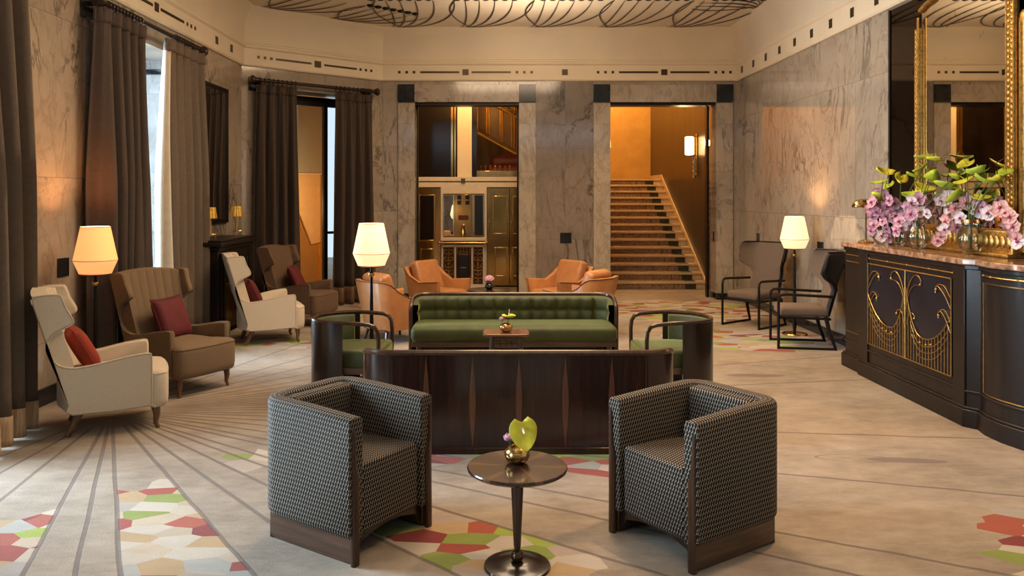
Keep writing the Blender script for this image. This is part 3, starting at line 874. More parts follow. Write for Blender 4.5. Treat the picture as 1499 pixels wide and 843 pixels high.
bm = BM(); tube(bm, [(PX(645)-CX0, -.3, PZ(354)), (PX(713)-CX0, -.3, PZ(354))], .018, 10)
for px in (645.5, 669, 690, 712.5): tube(bm, [(PX(px)-CX0, -.3, PZ(354)), (PX(px)-CX0, -.04, PZ(356))], .01, 6)
for s in (-1, 1): sphere(bm, (s*.43, -.3, PZ(354)), .03)
obj('brass_rail', bm, M['brass'], sh)
fs = thing('ornamental_screen', 'white-framed screen with scrolled brass grilles below the ledge', 'screen', (CX0, YP-.12, 0))
bm = BM()
for px, w_ in ((648, 1.2), (667, 1.2), (691.5, 1.2), (708.5, 1.2)): add_box(bm, PX(px-w_)-CX0, PX(px+w_)-CX0, -.02, .02, 0, PZ(358))
add_box(bm, PX(647)-CX0, PX(710)-CX0, -.02, .02, PZ(361), PZ(357.5)); add_box(bm, PX(647)-CX0, PX(710)-CX0, -.03, .03, 0.0, .07)
obj('frame', bm, M['white'], fs, bevel=.004)
obj('dark_backing', box(PX(649)-CX0, PX(708)-CX0, .03, .05, .07, PZ(359)), simple('smoked_bronze', (.10, .05, .03), .2, .7), fs, smooth=0)
for a, b_ in ((650, 665), (693.5, 706.5)):
    bm = BM(); A = PX(a)-CX0; B = PX(b_)-CX0; W_ = B-A
    for i in range(5):
        for s in (-1, 1):
            c0 = (A+B)/2+s*W_*.24; z0 = .14+i*.135
            pts = [(c0+s*(.075-.008*t)*math.cos(t*.7+i)*.8, 0, z0+(.06-.006*t)*math.sin(t*.7+i)) for t in range(9)]
            tube(bm, pts, .010, 5)
    for q in (.0, .5, 1): tube(bm, [(A+W_*q, 0, .08), (A+W_*q, 0, PZ(362))], .007, 5)
    obj('scroll_grille', bm, M['brass'], fs)
bm = BM()
for q in range(5): tube(bm, [(PX(670+q*4.6)-CX0, 0, PZ(372)), (PX(670+q*4.6)-CX0, 0, PZ(361))], .007, 5)
for q in range(3):
    tube(bm, [(PX(674+q*5)-CX0+.03*math.cos(t), 0, PZ(369)+.03*math.sin(t)) for t in [i*.7 for i in range(9)]], .006, 5)
obj('upper_grille', bm, M['brass'], fs)
fb = thing('dark_stove', 'small dark box stove standing in the middle of the ornamental screen', 'stove', (PX(679.5), YP-.2, 0))
obj('body', box(-.085, .085, -.06, .05, .12, .62), M['navy'], fb, bevel=.006)
bm = BM(); add_box(bm, -.08, -.06, -.05, -.03, 0, .12); add_box(bm, .06, .08, -.05, -.03, 0, .12); add_box(bm, -.08, -.06, .02, .04, 0, .12); add_box(bm, .06, .08, .02, .04, 0, .12); obj('feet', bm, M['blackmetal'], fb)
bm = BM(); add_box(bm, -.05, .05, -.072, -.06, .38, .395); obj('handle', bm, M['brass'], fb)

# upper part: dark glazed wall, cream column, lattice windows and a red balcony seat
ug = thing('dark_glazed_screen', 'tall dark glazed screen over the left brass door, up to the lintel', 'screen', (PX(630), YP+.05, 0))
obj('glass_panel', box(PX(598)-PX(630), PX(660)-PX(630), 0, .03, PZ(259), 3.9), M['dkpanel'], ug, smooth=0)
bm = BM(); add_box(bm, PX(660)-PX(630), PX(663)-PX(630), -.02, .05, PZ(259), 3.9); add_box(bm, PX(665)-PX(630), PX(667)-PX(630), -.02, .05, PZ(259), 3.9)
obj('post', bm, M['dbrass'], ug, smooth=0)
struct('trim_11', box(PX(669.5), PX(690.5), YP+.02, YP+.3, PZ(259), 4.4), M['cream'], smooth=0)
struct('trim_12', box(PX(691), PX(697.5), YP+.1, YP+.35, PZ(259), 4.4), M['dkpanel'], smooth=0)
YL = 16.8; SL = 1170/YL
lx = lambda px: (px-730)/SL
lz = lambda py: 1.7+(286-py)/SL
lat = thing('lattice_window', 'slanting gilt-barred interior window running up behind the left doorway', 'window', (lx(720), YL, 0))
bm = BM()
def bar(x0, y0, x1, y1, r=.03): tube(bm, [(lx(x0)-lx(720), 0, lz(y0)), (lx(x1)-lx(720), 0, lz(y1))], r, 4)
bar(697, 192, 775, 235, .03); bar(697, 188, 775, 231, .014); bar(697, 140, 775, 181, .03); bar(697, 134, 775, 175, .02)
for x in (699, 712, 716.5, 732, 735.5, 749, 753, 764): bar(x, 193+(x-699)*.55, x, 100, .014)
obj('gilt_bars', bm, M['brass'], lat, smooth=0)
bm = BM(); prism(bm, [(lx(697)-lx(720), lz(192)), (lx(775)-lx(720), lz(235)), (lx(775)-lx(720), 4.3), (lx(697)-lx(720), 4.3)], 'y', .04, .07)
obj('dim_pane', bm, simple('amber_pane', (.16, .09, .03), .25, .3, var=.3, scale=2), lat, smooth=0)
bl_ = thing('balcony_sofa', 'rounded dark red upholstered seat behind the small brass rail above the cream beam', 'sofa', (lx(737), 16.2, 2.025))
bm = BM(); puff(bm, .1, 0, 0, .28, .95, .5, .12, .05); obj('seat', bm, M['maroon'], bl_)
bm = BM(); puff(bm, .15, .2, .2, .48, .85, .22, .1, .05); obj('backrest', bm, M['maroon'], bl_)
rl = thing('balcony_rail', 'low brass rail with upright pins on a bronze kerb above the cream beam', 'railing', (PX(727), YP+.2, 0))
obj('kerb', box(PX(690)-PX(727), PX(764)-PX(727), -.05, .05, PZ(259), PZ(249.5)), M['dbrass'], rl, bevel=.004)
for i in range(8):
    px = 696+i*7.2
    bm = BM(); tube(bm, [(PX(px)-PX(727), 0, PZ(249.5)), (PX(px)-PX(727), 0, PZ(243.5))], .012, 8); sphere(bm, (PX(px)-PX(727), 0, PZ(243)), .017, 8, 6)
    obj('pin', bm, M['brass'], rl)
# ------------------------------------------------------------------ foreground tub chairs in woven fabric
def tub_chair(label, loc, rz):
    t = thing('tub_armchair', label, 'armchair', loc, rz, 'patterned tub armchairs beside the round table')
    hw, xf, xb = .30, .32, -.32
    path = shell_path(hw, xf, xb, .13, 8, .0)
    bm = BM(); shell(bm, path, .088, .115, lambda f, x, y: .700-.022*max(0, (x+.1)/.42), .022, uv=True)
    obj('shell', bm, M['weave'], t, smooth=50, bevel=.008, seg=2)
    # inner back pad
    bm = BM(); rbox(bm, -.20, 0, .555, .10, .415, .27, .03, 3); boxuv(bm); obj('back_cushion', bm, M['weave'], t)
    bm = BM(); rbox(bm, .045, 0, .27, .52, .415, .31, .02, 3)
    for v in bm.verts:
        if v.co.z > .4: v.co.z += .018*(1-(v.co.y/.21)**2)+(.02 if v.co.x > .2 else 0)
    boxuv(bm); obj('seat', bm, M['weave'], t)
    for s in (-1, 1):
        y = s*(hw-.036)
        bm = BM()
        rings = []
        for z, w, d in ((0, .040, .05), (.1, .042, .05), (.28, .044, .045), (.40, .044, .04), (.45, .026, .036), (.55, .020, .032), (.60, .019, .03), (.625, .010, .02)):
            r_ = rrect(d, w, min(w, d)*.35, 2); yo = s*(.022-w/2)*1.0
            rings.append([(xf+.004-.012+p[0]*.6+.008, y+yo+p[1], z) for p in r_])
        loft(bm, rings); obj('front_post', bm, M['walnut'], t)
        bm = BM(); prism(bm, [(.30, 0), (-.215, 0), (-.25, .02), (-.255, .13), (.30, .13)], 'y', y-.018 if s > 0 else y-.008, y+.008 if s > 0 else y+.018)
        obj('plinth_board', bm, M['walnutx'], t, bevel=.005)
    arch = [(-.26, .02), (-.26, .13), (.26, .13), (.26, .02), (.235, .02), (.20, .075), (.10, .10), (0, .108), (-.10, .10), (-.20, .075), (-.235, .02)]
    bm = BM(); prism(bm, arch, 'x', .26, .29); obj('apron', bm, M['dwood'], t, bevel=.004)
    bm = BM(); add_box(bm, -.255, -.225, -.27, .27, .0, .125); obj('rear_board', bm, M['dwood'], t)
    return t
tub_chair('black and cream woven tub armchair left of the round table, facing right', (-.777, 4.067, 0), R(-33.8))
tub_chair('black and cream woven tub armchair right of the round table, facing left', (.990, 3.997, 0), R(213.8))

# round pedestal table
t = thing('pedestal_table', 'small round dark wood pedestal table between the two woven tub armchairs', 'side table', (.085, 3.66, 0))
def table_top_mat():
    m, nt, b = newmat('inlaid_table_top')
    tc = texco(nt); s = nt.nodes.new('ShaderNodeSeparateXYZ'); nt.links.new(tc, s.inputs[0])
    X = E(s.outputs[0]); Y = E(s.outputs[1])
    a = eatan2(Y, X)
    w = E.op('PINGPONG', a+.12, PI/6)
    f = sstep(w, .085, .07)
    n = noise(nt, mapping(nt, tc, (30, 6, 1)), 2, 5)
    dk = ramp(nt, n.outputs[0], [(.35, (.022, .010, .007)), (.65, (.045, .020, .012))])
    c = mixc(nt, f*.8, dk, (.12, .05, .024))
    nt.links.new(c, b.inputs['Base Color']); b.inputs['Roughness'].default_value = .2; b.inputs['Coat Weight'].default_value = .25; b.inputs['Coat Roughness'].default_value = .06
    return m
M['ttop'] = table_top_mat()
bm = BM(); lathe(bm, [(.0, .434), (.15, .434), (.215, .440), (.229, .450), (.230, .458), (.226, .4635), (.0, .464)], 64); obj('tabletop', bm, M['ttop'], t, smooth=30)
bm = BM(); lathe(bm, [(.0, .07), (.012, .07), (.017, .10), (.0295, .385), (.028, .402), (.016, .412), (.022, .42), (.028, .436), (0, .436)], 24); obj('pillar', bm, M['walnut'], t)
bm = BM(); sphere(bm, (0, 0, .052), .030, 20, 14); obj('ball_joint', bm, simple('dark_bronze', (.12, .07, .04), .2, .8), t)
bm = BM(); lathe(bm, [(0, 0), (.150, 0), (.153, .006), (.150, .012), (.10, .018), (.09, .024), (.03, .028), (0, .028)], 48); obj('base', bm, M['dwood'], t)

def bowl_posy(loc, label, s=1.0, ang=0):
    v = thing('brass_bowl', label[0], 'vase', loc, 0)
    bm = BM(); lathe(bm, [(.0, .0), (.022, .0), (.040, .012), (.047, .030), (.044, .046), (.030, .058), (.026, .060), (.024, .056), (.036, .044), (.040, .03), (.030, .012), (0, .008)], 28)
    for q in bm.verts: q.co *= s
    obj('bowl', bm, M['brass'], v)
    a = thing('anthurium', label[1], 'flower', (loc[0]+.012*s, loc[1]-.01, loc[2]+.045*s), 0)
    bm = BM()
    if ang >= 0:
        lx_ = Vector((.18, -.30, -1)).normalized(); nz_ = Vector((.0, -1, .35)); ly_ = nz_.cross(lx_).normalized(); nz_ = lx_.cross(ly_)
        org = Vector((.004, -.034*s, .112*s))
    else:
        lx_ = Vector((.25, -1, .05)).normalized(); nz_ = Vector((0, .1, 1)); ly_ = nz_.cross(lx_).normalized(); nz_ = lx_.cross(ly_)
        org = Vector((.0, .045*s, .062*s))
    mt = Matrix(((lx_.x, ly_.x, nz_.x, org.x), (lx_.y, ly_.y, nz_.y, org.y), (lx_.z, ly_.z, nz_.z, org.z), (0, 0, 0, 1)))
    leaf(bm, .10*s, .050*s, mt, .25, 10, heart=1)
    obj('spathe', bm, M['leafy'], a, solid=.002, smooth=80)
    bm = BM(); tube(bm, [mt @ Vector((.02*s, 0, .002)), mt @ Vector((.035*s, 0, .02*s)), mt @ Vector((.04*s, 0, .048*s))], [.004*s, .004*s, .002*s], 8); obj('spadix', bm, M['orchid_w'], a)
    bm = BM(); tube(bm, [(0, 0, -.03*s), (0, -.01, .03*s), tuple(mt @ Vector((.02*s, 0, -.002)))], .003, 6); obj('stem', bm, M['stem'], a)
    c = thing('pink_blossom', label[2], 'flower', (loc[0]-.026*s, loc[1]-.002, loc[2]+.052*s))
    bm = BM()
    for i in range(14):
        A = i*2.4; rr_ = .010+.004*(i % 3)
        mt2 = Matrix.Translation((0, 0, .028*s)) @ Matrix.Rotation(A, 4, 'Z') @ Matrix.Rotation(R(-20-50*(i % 3)/2), 4, 'Y')
        leaf(bm, .028*s, .012*s, mt2, .5, 4)
    obj('petals', bm, M['orchid'], c, solid=.0012, smooth=80)
    bm = BM(); tube(bm, [(0, 0, -.03*s), (0, 0, .03*s)], .0025, 6); obj('stem', bm, M['stem'], c)
bowl_posy((.086, 3.70, .464), ('round brass bowl on the round pedestal table', 'yellow-green anthurium in the brass bowl on the round pedestal table', 'small pink blossom in the brass bowl on the round pedestal table'), 1.28)

# ------------------------------------------------------------------ twin green sofas with wooden shells
def sofa(label, loc, rz):
    """front is -y; back edge at y=0"""
    t = thing('sofa', label, 'sofa', loc, rz, 'green velvet sofas with curved dark wood shells')
    hw = 1.055; r = .21; D = .30
    path = []
    # path in x-y with front to -y : start at right arm front
    for y in (-D, -(D+r)/2): path.append((hw, y))
    for k in range(9):
        a = R(0+90*k/8); path.append((hw-r+r*math.cos(a), -r+r*math.sin(a)))
    for k in range(1, 12): path.append((hw-r-(2*(hw-r))*k/12, 0))
    for k in range(9):
        a = R(90+90*k/8); path.append((-hw+r+r*math.cos(a), -r+r*math.sin(a)))
    for y in (-(D+r)/2, -D): path.append((-hw, y))
    def zt(f, x, y):
        return .668-.075*max(0, (-y-.08)/.22)**1.3 if y < -.08 else .668
    bm = BM()
    us = 0; rings = []
    n = len(path)
    for i, (x, y) in enumerate(path):
        a = Vector(path[max(i-1, 0)]); b_ = Vector(path[min(i+1, n-1)]); d = (b_-a).normalized(); nr = Vector((d.y, -d.x))
        if nr.dot(Vector((x, y+.5))) < 0: nr = -nr
        top = zt(0, x, y)-.014
        rings.append([(x-nr.x*o, y-nr.y*o, z) for o, z in ((0, .035), (0, top), (.03, top), (.03, .035))])
    loft(bm, rings); sh_ = obj('shell', bm, M['rose'], t, smooth=50)
    bm = BM()
    pts = []
    for i, (x, y) in enumerate(path):
        a = Vector(path[max(i-1, 0)]); b_ = Vector(path[min(i+1, n-1)]); d = (b_-a).normalized(); nr = Vector((d.y, -d.x))
        if nr.dot(Vector((x, y+.5))) < 0: nr = -nr
        pts.append((x-nr.x*.014, y-nr.y*.014, zt(0, x, y)-.006))
    x, y, z = pts[0]; pts = [(x, y-.035, .0), (x, y-.035, z-.06), (x, y-.028, z-.02), (x, y-.01, z-.004)]+pts
    x, y, z = pts[-1]; pts = pts+[(x, y-.01, z-.004), (x, y-.028, z-.02), (x, y-.035, z-.06), (x, y-.035, 0)]
    tube(bm, pts, .021, 8); obj('top_rail', bm, M['walnut'], t)
    # almond inlays on the back
    for i in range(5):
        cx = (i-2)*.305
        bm = BM()
        L = [(cx+.020*math.sin(PI*k/12)**1.3+.0015, .05+.585*k/12) for k in range(13)]
        Rr = [(2*cx-p[0], p[1]) for p in L[::-1]]
        prism(bm, L+Rr, 'y', -.004, .0025)
        obj('almond_inlay', bm, M['rose2'], sh_, smooth=0)
    for s in (-1, 1): obj('seam_strip', box(s*(hw-r-.01)-.004, s*(hw-r-.01)+.004, -.006, .003, .04, .64), M['walnut'], sh_, smooth=0)
    bm = BM(); add_box(bm, -hw+r*.6, hw-r*.6, -.012, .008, 0, .045); obj('kick_rail', bm, M['rose'], t, bevel=.004)
    # tufted back: displaced grid following the inner wall
    inner = []
    ins = .034
    ri = r-ins
    for y in (-D+.02, -(D+r)/2): inner.append((hw-ins, y))
    for k in range(7):
        a = R(0+90*k/6); inner.append((hw-r+ri*math.cos(a), -r+ri*math.sin(a)))
    xs = hw-r
    inner2 = inner[:-1]+[(xs-2*xs*k/96, -ins) for k in range(97)]+[(-x, y) for x, y in inner[:-1][::-1]]
    bm = BM(); rows = []
    zs = [.36+.292*k/16 for k in range(17)]
    m_ = len(inner2)
    for i, (x, y) in enumerate(inner2):
        a = Vector(inner2[max(i-1, 0)]); b_ = Vector(inner2[min(i+1, m_-1)]); d = (b_-a).normalized(); nr = Vector((d.y, -d.x))
        if nr.dot(Vector((x, y+.5))) < 0: nr = -nr
        fx = abs(math.sin(PI*(x+xs)/(2*xs)*13)) if abs(x) <= xs else .75
        row = []
        for z in zs:
            q = (z-.36)/.292
            fz = abs(math.sin(PI*min(1, max(0, (q*1.02)))*2))
            edge_ = min(1, (1-q)/.10)**.5 if q > .9 else 1
            p_ = (.018+.042*(fx**.45)*(.45+.55*fz**.5))*edge_
            lim = zt(0, x, y)-.018
            row.append((x-nr.x*p_, y-nr.y*p_, min(z, lim-(1-edge_)*.0)))
        rows.append(row)
    loft(bm, rows, closed=False, cap=False); obj('tufted_backrest', bm, M['velvet'], t, smooth=75)
    bm = BM(); puff(bm, 0, -.355, .27, .415, 2.02, .55, .05, .008)
    obj('seat', bm, M['velvet'], t)
    bm = BM(); add_box(bm, -1.0, 1.0, -.60, -.03, .215, .27); obj('seat_rail', bm, M['walnutx'], t, bevel=.006)
    for sx_ in (-1, 1):
        for y in (-.57, -.10):
            bm = BM(); tube(bm, [(sx_*.93, y, .225), (sx_*.94, y-.01, 0)], [.028, .018], 8); obj('leg', bm, M['walnut'], t)
    return t
sofa('green velvet sofa with tufted back behind the small slatted table, facing the camera', (.150, 8.42, 0), 0)
sofa('green sofa seen from behind as a low dark rosewood back with almond inlays', (.133, 5.25, 0), PI)

# ------------------------------------------------------------------ green bentwood tub chairs beside the sofas
def bent_chair(label, loc, rz):
    """front +x"""
    t = thing('bentwood_armchair', label, 'armchair', loc, rz, 'green bentwood tub chairs beside the sofas')
    r = .325
    arc = [(-.0+r*math.cos(R(a)), r*math.sin(R(a))) for a in range(88, 273, 8)]
    bm = BM(); rings = []
    for x, y in arc:
        n_ = Vector((x, y)).normalized()
        rings.append([(x-n_.x*o, y-n_.y*o, z) for o, z in ((0, .0), (0, .66), (.022, .66), (.022, .0))])
    loft(bm, rings); obj('shell', bm, M['dwood'], t, smooth=50)
    bm = BM(); rings = []
    for x, y in arc[1:-1]:
        n_ = Vector((x, y)).normalized()
        rings.append([(x-n_.x*o, y-n_.y*o, z) for o, z in ((.022, .40), (.022, .645), (.04, .65), (.062, .635), (.07, .40))])
    loft(bm, rings); obj('back_pad', bm, M['velvet'], t, smooth=60)
    bm = BM(); q = r-.014
    pts = [(.30, q-.015, .36), (.302, q-.012, .52), (.295, q-.01, .59), (.27, q-.005, .632), (.22, q, .650), (.1, q, .660)]
    pts += [(q*math.cos(R(a)), q*math.sin(R(a)), .664) for a in range(90, 271, 10)]
    pts += [(x, -y, z) for x, y, z in pts[:6][::-1]]
    tube(bm, pts, .0175, 8); obj('arm_rail', bm, M['walnut'], t)
    for s in (-1, 1):
        bm = BM(); tube(bm, [(.30, s*(q-.015), .38), (.30, s*(q-.02), 0)], [.017, .013], 8); obj('leg', bm, M['walnut'], t)
    bm = BM(); P_ = [(.31, .30), (.31, -.30)]+[((r-.045)*math.cos(R(a)), (r-.045)*math.sin(R(a))) for a in range(-90, -271, -12)]
    rr_ = []
    for z, f in ((.29, .97), (.31, 1.0), (.40, 1.0), (.425, .97), (.438, .85), (.444, .5), (.445, .1)):
        rr_.append([(.0+p[0]*f, p[1]*f*.94, z) for p in P_])
    loft(bm, rr_); obj('seat', bm, M['velvet'], t, smooth=60)
    bm = BM(); add_box(bm, -.15, .29, -.27, .27, .235, .29); obj('seat_frame', bm, M['walnutx'], t, bevel=.005)
    return t
bent_chair('green bentwood tub chair left of the tufted sofa, open side to the right', (-1.262, 6.80, 0), R(-3))
bent_chair('green bentwood tub chair right of the tufted sofa, open side to the left', (1.488, 6.80, 0), R(183))

# small slatted occasional table between the sofas
t = thing('occasional_table', 'small wooden table with slatted ends between the two green sofas', 'side table', (.065, 7.03, 0))
bm = BM(); P_ = [(.17, .14), (-.17, .14), (-.195, .10), (-.205, 0), (-.195, -.10), (-.17, -.14), (.17, -.14), (.195, -.10), (.205, 0), (.195, .10)]
P_ = smooth_pts(P_, 3); prism(bm, P_, 'z', .482, .502); obj('tabletop', bm, M['mahog'], t, bevel=.005)
for sx_ in (-1, 1):
    for sy_ in (-1, 1):
        bm = BM(); tube(bm, [(sx_*.12, sy_*.10, .482), (sx_*.135, sy_*.105, .25), (sx_*.125, sy_*.105, 0)], [.022, .017, .012], 8); obj('leg', bm, M['walnut'], t)
bm = BM()
for y in (-.10, .10): add_box(bm, -.12, .12, y-.008, y+.008, .445, .475); add_box(bm, -.12, .12, y-.007, y+.007, .375, .39)
for x in (-.12, .12): add_box(bm, x-.008, x+.008, -.1, .1, .445, .475)
obj('apron', bm, M['walnutx'], t)
for x in (-.05, 0, .05):
    for y in (-.10, .10):
        obj('slat', box(x-.005, x+.005, y-.005, y+.005, .385, .45), M['walnut'], t)
bowl_posy((.066, 7.03, .502), ('round brass bowl on the small slatted table', 'flat yellow-green anthurium in the bowl on the small slatted table', 'tiny pale pink blossom in the bowl on the small slatted table'), 1.25, -1)
# ------------------------------------------------------------------ upholstered wing chairs
def wing_chair(label, loc, rz, fab, group, wing_s=1.0):
    """front +x"""
    t = thing('wing_armchair', label, 'armchair', loc, rz, group); t.scale = (1, .89, 1)
    m = M[fab]
    side = [(-.25, .165), (-.29, .24), (-.355, .40), (-.455, .66), (-.565, .955), (-.565, .99), (-.535, 1.012), (-.38, 1.018), (-.335, 1.0), (-.30, .92), (-.245, .845), (-.25, .805), (-.33, .775), (-.41, .735), (-.45, .67), (-.435, .60), (-.37, .53), (-.28, .50), (-.18, .497), (0, .515), (.20, .545), (.385, .56), (.415, .54), (.42, .48), (.42, .19), (.40, .175)]
    side = [(x*.76-.005, z) for x, z in side]
    sp = smooth_pts(side, 2)
    for s in (-1, 1):
        bm = BM()
        y0 = s*.285; 
        rings = []
        cxx = sum(p[0] for p in sp)/len(sp); czz = sum(p[1] for p in sp)/len(sp)
        for q, (off, ins) in enumerate(((0, .010), (.012, 0), (.050, 0), (.064, .010))):
            ring = []
            for i, (x, z) in enumerate(sp):
                a = Vector(sp[i-1]); b_ = Vector(sp[(i+1) % len(sp)]); d = (b_-a).normalized(); nr = Vector((-d.y, d.x))
                if i == 0: pass
                # flare outwards with height so the wings open
                fl = .035*max(0, (z-.5))/.5+.012
                X_ = x; Z_ = z
                nx = nr*(-ins)
                ring.append((X_+nx.x*sgn_, y0+s*(off+fl), Z_+nx.y*sgn_))
            rings.append(ring)
        loft(bm, rings); obj('wing_side', bm, m, t, smooth=50)
        bm = BM(); pts = []
        for i, (x, z) in enumerate(sp[8:-2]):
            pts.append((x, y0+s*(.064+.035*max(0, (z-.5))/.5+.008), z))
        tube(bm, pts, .005, 5)
        obj('piping', bm, m, t)
    # back: leaning padded slab with vertical channels, wider at the top
    bm = BM(); rows = []
    N = 42
    for i in range(N+1):
        v = -1+2*i/N; row = []
        for zq in range(13):
            z = .40+(1.0-.40)*zq/12
            hw = .285+.035*max(0, z-.5)/.5+.012
            xb_ = -.285-(z-.42)*.285
            up = max(0, (z-.62)/.38)
            ch_ = .010*abs(math.sin(PI*(v+1)/2*7))**.5*min(1, up*3)
            row.append((xb_+.075+ch_+.045*abs(v)**3, v*hw, z+.028*(1-v*v)*max(0, up-.5)*2))
        for zq in range(12, -1, -1):
            z = .26+(1.01-.26)*zq/12
            hw = .285+.035*max(0, z-.5)/.5+.035
            xb_ = -.235-(z-.26)*.272
            row.append((xb_-.02*(1-abs(v)**4), v*hw, z+.028*(1-v*v)*(1 if zq == 12 else 0)))
        rows.append(row)
    loft(bm, rows); obj('backrest', bm, m, t, smooth=45)
    # seat block with rounded T front
    P_ = [(-.24, .27), (.29, .275), (.318, .345), (.37, .350), (.42, .31), (.435, .18), (.44, 0)]
    P_ = P_+[(x, -y) for x, y in P_[:-1][::-1]]
    P_ = smooth_pts(P_, 2)
    bm = BM(); rings = []
    for z, f in ((.16, .94), (.175, .985), (.22, 1.0), (.37, 1.0), (.405, .985), (.422, .95), (.436, .7), (.445, .3)):
        rings.append([((x-.12)*f+.12, y*f, z) for x, y in P_])
    loft(bm, rings); obj('seat', bm, m, t, smooth=60)
    bm = BM(); tube(bm, [((x-.12)*.985+.12, y*.985, .405) for x, y in P_ if x > .25], .006, 5); obj('seat_piping', bm, m, t)
    for s in (-1, 1):
        bm = BM(); tube(bm, [(.34, s*.28, .19), (.35, s*.285, .10), (.342, s*.285, .04), (.36, s*.29, 0)], [.032, .025, .017, .014], 8); obj('leg', bm, M['oak'], t)
        bm = BM(); tube(bm, [(-.14, s*.25, .19), (-.23, s*.27, 0)], [.034, .017], 8); obj('leg', bm, M['oak'], t)
    return t
sgn_ = 1
def place_local(loc, rz, p):
    c, s = math.cos(rz), math.sin(rz)
    return (loc[0]+p[0]*c-p[1]*s, loc[1]+p[0]*s+p[1]*c, loc[2]+p[2])
def pillow(label, loc, rz, mat, p=(-.22, 0, .60), lean=22, twist=0, g=None, sz=.20):
    o = thing('cushion', label, 'cushion', place_local(loc, rz, p), rz+R(twist))
    bm = BM(); mt = Matrix.Rotation(R(-lean), 4, 'Y') @ Matrix.Rotation(R(90), 4, 'Y')
    cushion(bm, sz, sz, .065, (0, 0, 0), 12, M=mt)
    obj('cover', bm, M[mat], o, smooth=80)
    bm = BM(); e = []
    for a, b_ in (((-1, -1), (1, -1)), ((1, -1), (1, 1)), ((1, 1), (-1, 1)), ((-1, 1), (-1, -1))):
        for k in range(10):
            u = a[0]+(b_[0]-a[0])*k/10; v = a[1]+(b_[1]-a[1])*k/10
            aa = 1-.12*(1-v*v)*(abs(u)**4)*.6; bb = 1-.12*(1-u*u)*(abs(v)**4)*.6
            e.append(mt @ Vector((u*sz*aa, v*sz*bb, 0)))
    tube(bm, e, .004, 5, closed=True); obj('welt', bm, M[mat], o)
    return o
A_ = ((-2.93, 5.93, 0), R(26)); B_ = ((-2.86, 7.10, 0), R(-29)); C_ = ((-2.75, 9.36, 0), R(24)); D_ = ((-2.64, 10.62, 0), R(-16))
wing_chair('cream wing armchair nearest the camera at the left wall, rust cushion on it', A_[0], A_[1], 'cream_linen', 'wing chairs along the left wall')
wing_chair('tan wing armchair beside the amber lamp, dark red cushion on it, back to the drapes', B_[0], B_[1], 'tan_linen', 'wing chairs along the left wall')
wing_chair('cream wing armchair in front of the black fireplace, seen from its side', C_[0], C_[1], 'cream_linen', 'wing chairs along the left wall')
wing_chair('brown wing armchair beyond the fireplace, below the angled wall drape', D_[0], D_[1], 'brown_linen', 'wing chairs along the left wall')
pillow('rust orange velvet cushion on the nearest cream wing armchair', A_[0], A_[1], 'orange', (-.14, -.02, .585), 28, 10, sz=.175)
pillow('dark red velvet cushion on the tan wing armchair by the amber lamp', B_[0], B_[1], 'red', (-.10, .03, .60), 22, 14)
pillow('dark red cushion mostly hidden in the cream armchair by the fireplace', C_[0], C_[1], 'red', (-.14, 0, .58), 26, 8, sz=.175)
pillow('dark red velvet cushion on the far brown wing armchair', D_[0], D_[1], 'red', (-.06, .02, .59), 25, 20)

# ------------------------------------------------------------------ black framed high-back chairs on the right
def framed_chair(label, loc, rz):
    t = thing('framed_armchair', label, 'armchair', loc, rz, 'black-framed high-back chairs by the right wall')
    f = M['blackmetal']
    def xb(z): return -.24-(z-.40)*.27
    # back outline: narrow waist then winged head
    hwz = [(.36, .20), (.55, .20), (.66, .205), (.73, .225), (.78, .27), (.84, .315), (.96, .33), (1.04, .325), (1.065, .30)]
    bm = BM(); rows = []
    for z, hw in hwz:
        row = []
        for k in range(15):
            v = -1+2*k/14
            wing = .19*max(0, (abs(v)-.62)/.38)**1.3*max(0, min(1, (z-.70)/.12))
            row.append((xb(z)+.025+wing, v*hw, z))
        rows.append(row)
    rows2 = [[(x-.042, y, z) for x, y, z in r][::-1] for r in rows]
    loft(bm, [a+b_ for a, b_ in zip(rows, rows2)]); obj('back_cushion', bm, M['taupe'], t, smooth=50)
    bm = BM()
    rows2 = [[(x-.044-.008, y*1.03+(.006 if y > 0 else -.006), z) for x, y, z in r] for r in rows]
    rows3 = [[(x-.012, y, z) for x, y, z in r][::-1] for r in rows2]
    loft(bm, [a+b_ for a, b_ in zip(rows2, rows3)]); obj('back_shell', bm, f, t, smooth=50)
    bm = BM()
    for s in (-1, 1):
        pts = []
        for z, hw in hwz:
            wing = .19*max(0, min(1, (z-.70)/.12)) if z > .7 else 0
            pts.append((xb(z)-.005+wing, s*(hw+.008), z))
        pts = smooth_pts(pts, 3, False)
        tube(bm, pts, .013, 6)
    top = [(xb(1.065)-.005+.19*max(0, (abs(v)-.62)/.38)**1.3, v*.298, 1.072) for v in [-1+2*k/14 for k in range(15)]]
    tube(bm, top, .013, 6)
    obj('back_frame', bm, f, t)
    bm = BM(); puff(bm, .0, 0, .355, .455, .52, .47, .04, .015); obj('seat', bm, M['taupe'], t, smooth=60)
    bm = BM()
    for s in (-1, 1): tube(bm, [(.26, s*.26, .35), (-.26, s*.25, .34)], .016, 6)
    tube(bm, [(.26, -.26, .345), (.26, .26, .345)], .015, 6); tube(bm, [(-.26, -.25, .335), (-.26, .25, .335)], .015, 6)
    obj('seat_frame', bm, f, t)
    for s in (-1, 1):
        bm = BM(); tube(bm, [(-.215, s*.262, .36), (-.25, s*.265, .2), (-.32, s*.27, .0)], [.024, .022, .014], 8); obj('leg', bm, f, t)
        bm = BM(); tube(bm, [(.285, s*.275, .0), (.285, s*.275, .53), (.278, s*.275, .575), (.255, s*.275, .598), (.20, s*.275, .605), (-.30, s*.262, .585)], .0155, 8); obj('arm', bm, f, t)
        bm = BM(); tube(bm, [(.285, s*.275, .014), (-.32, s*.27, .014)], .013, 6); obj('runner', bm, f, t)
    return t
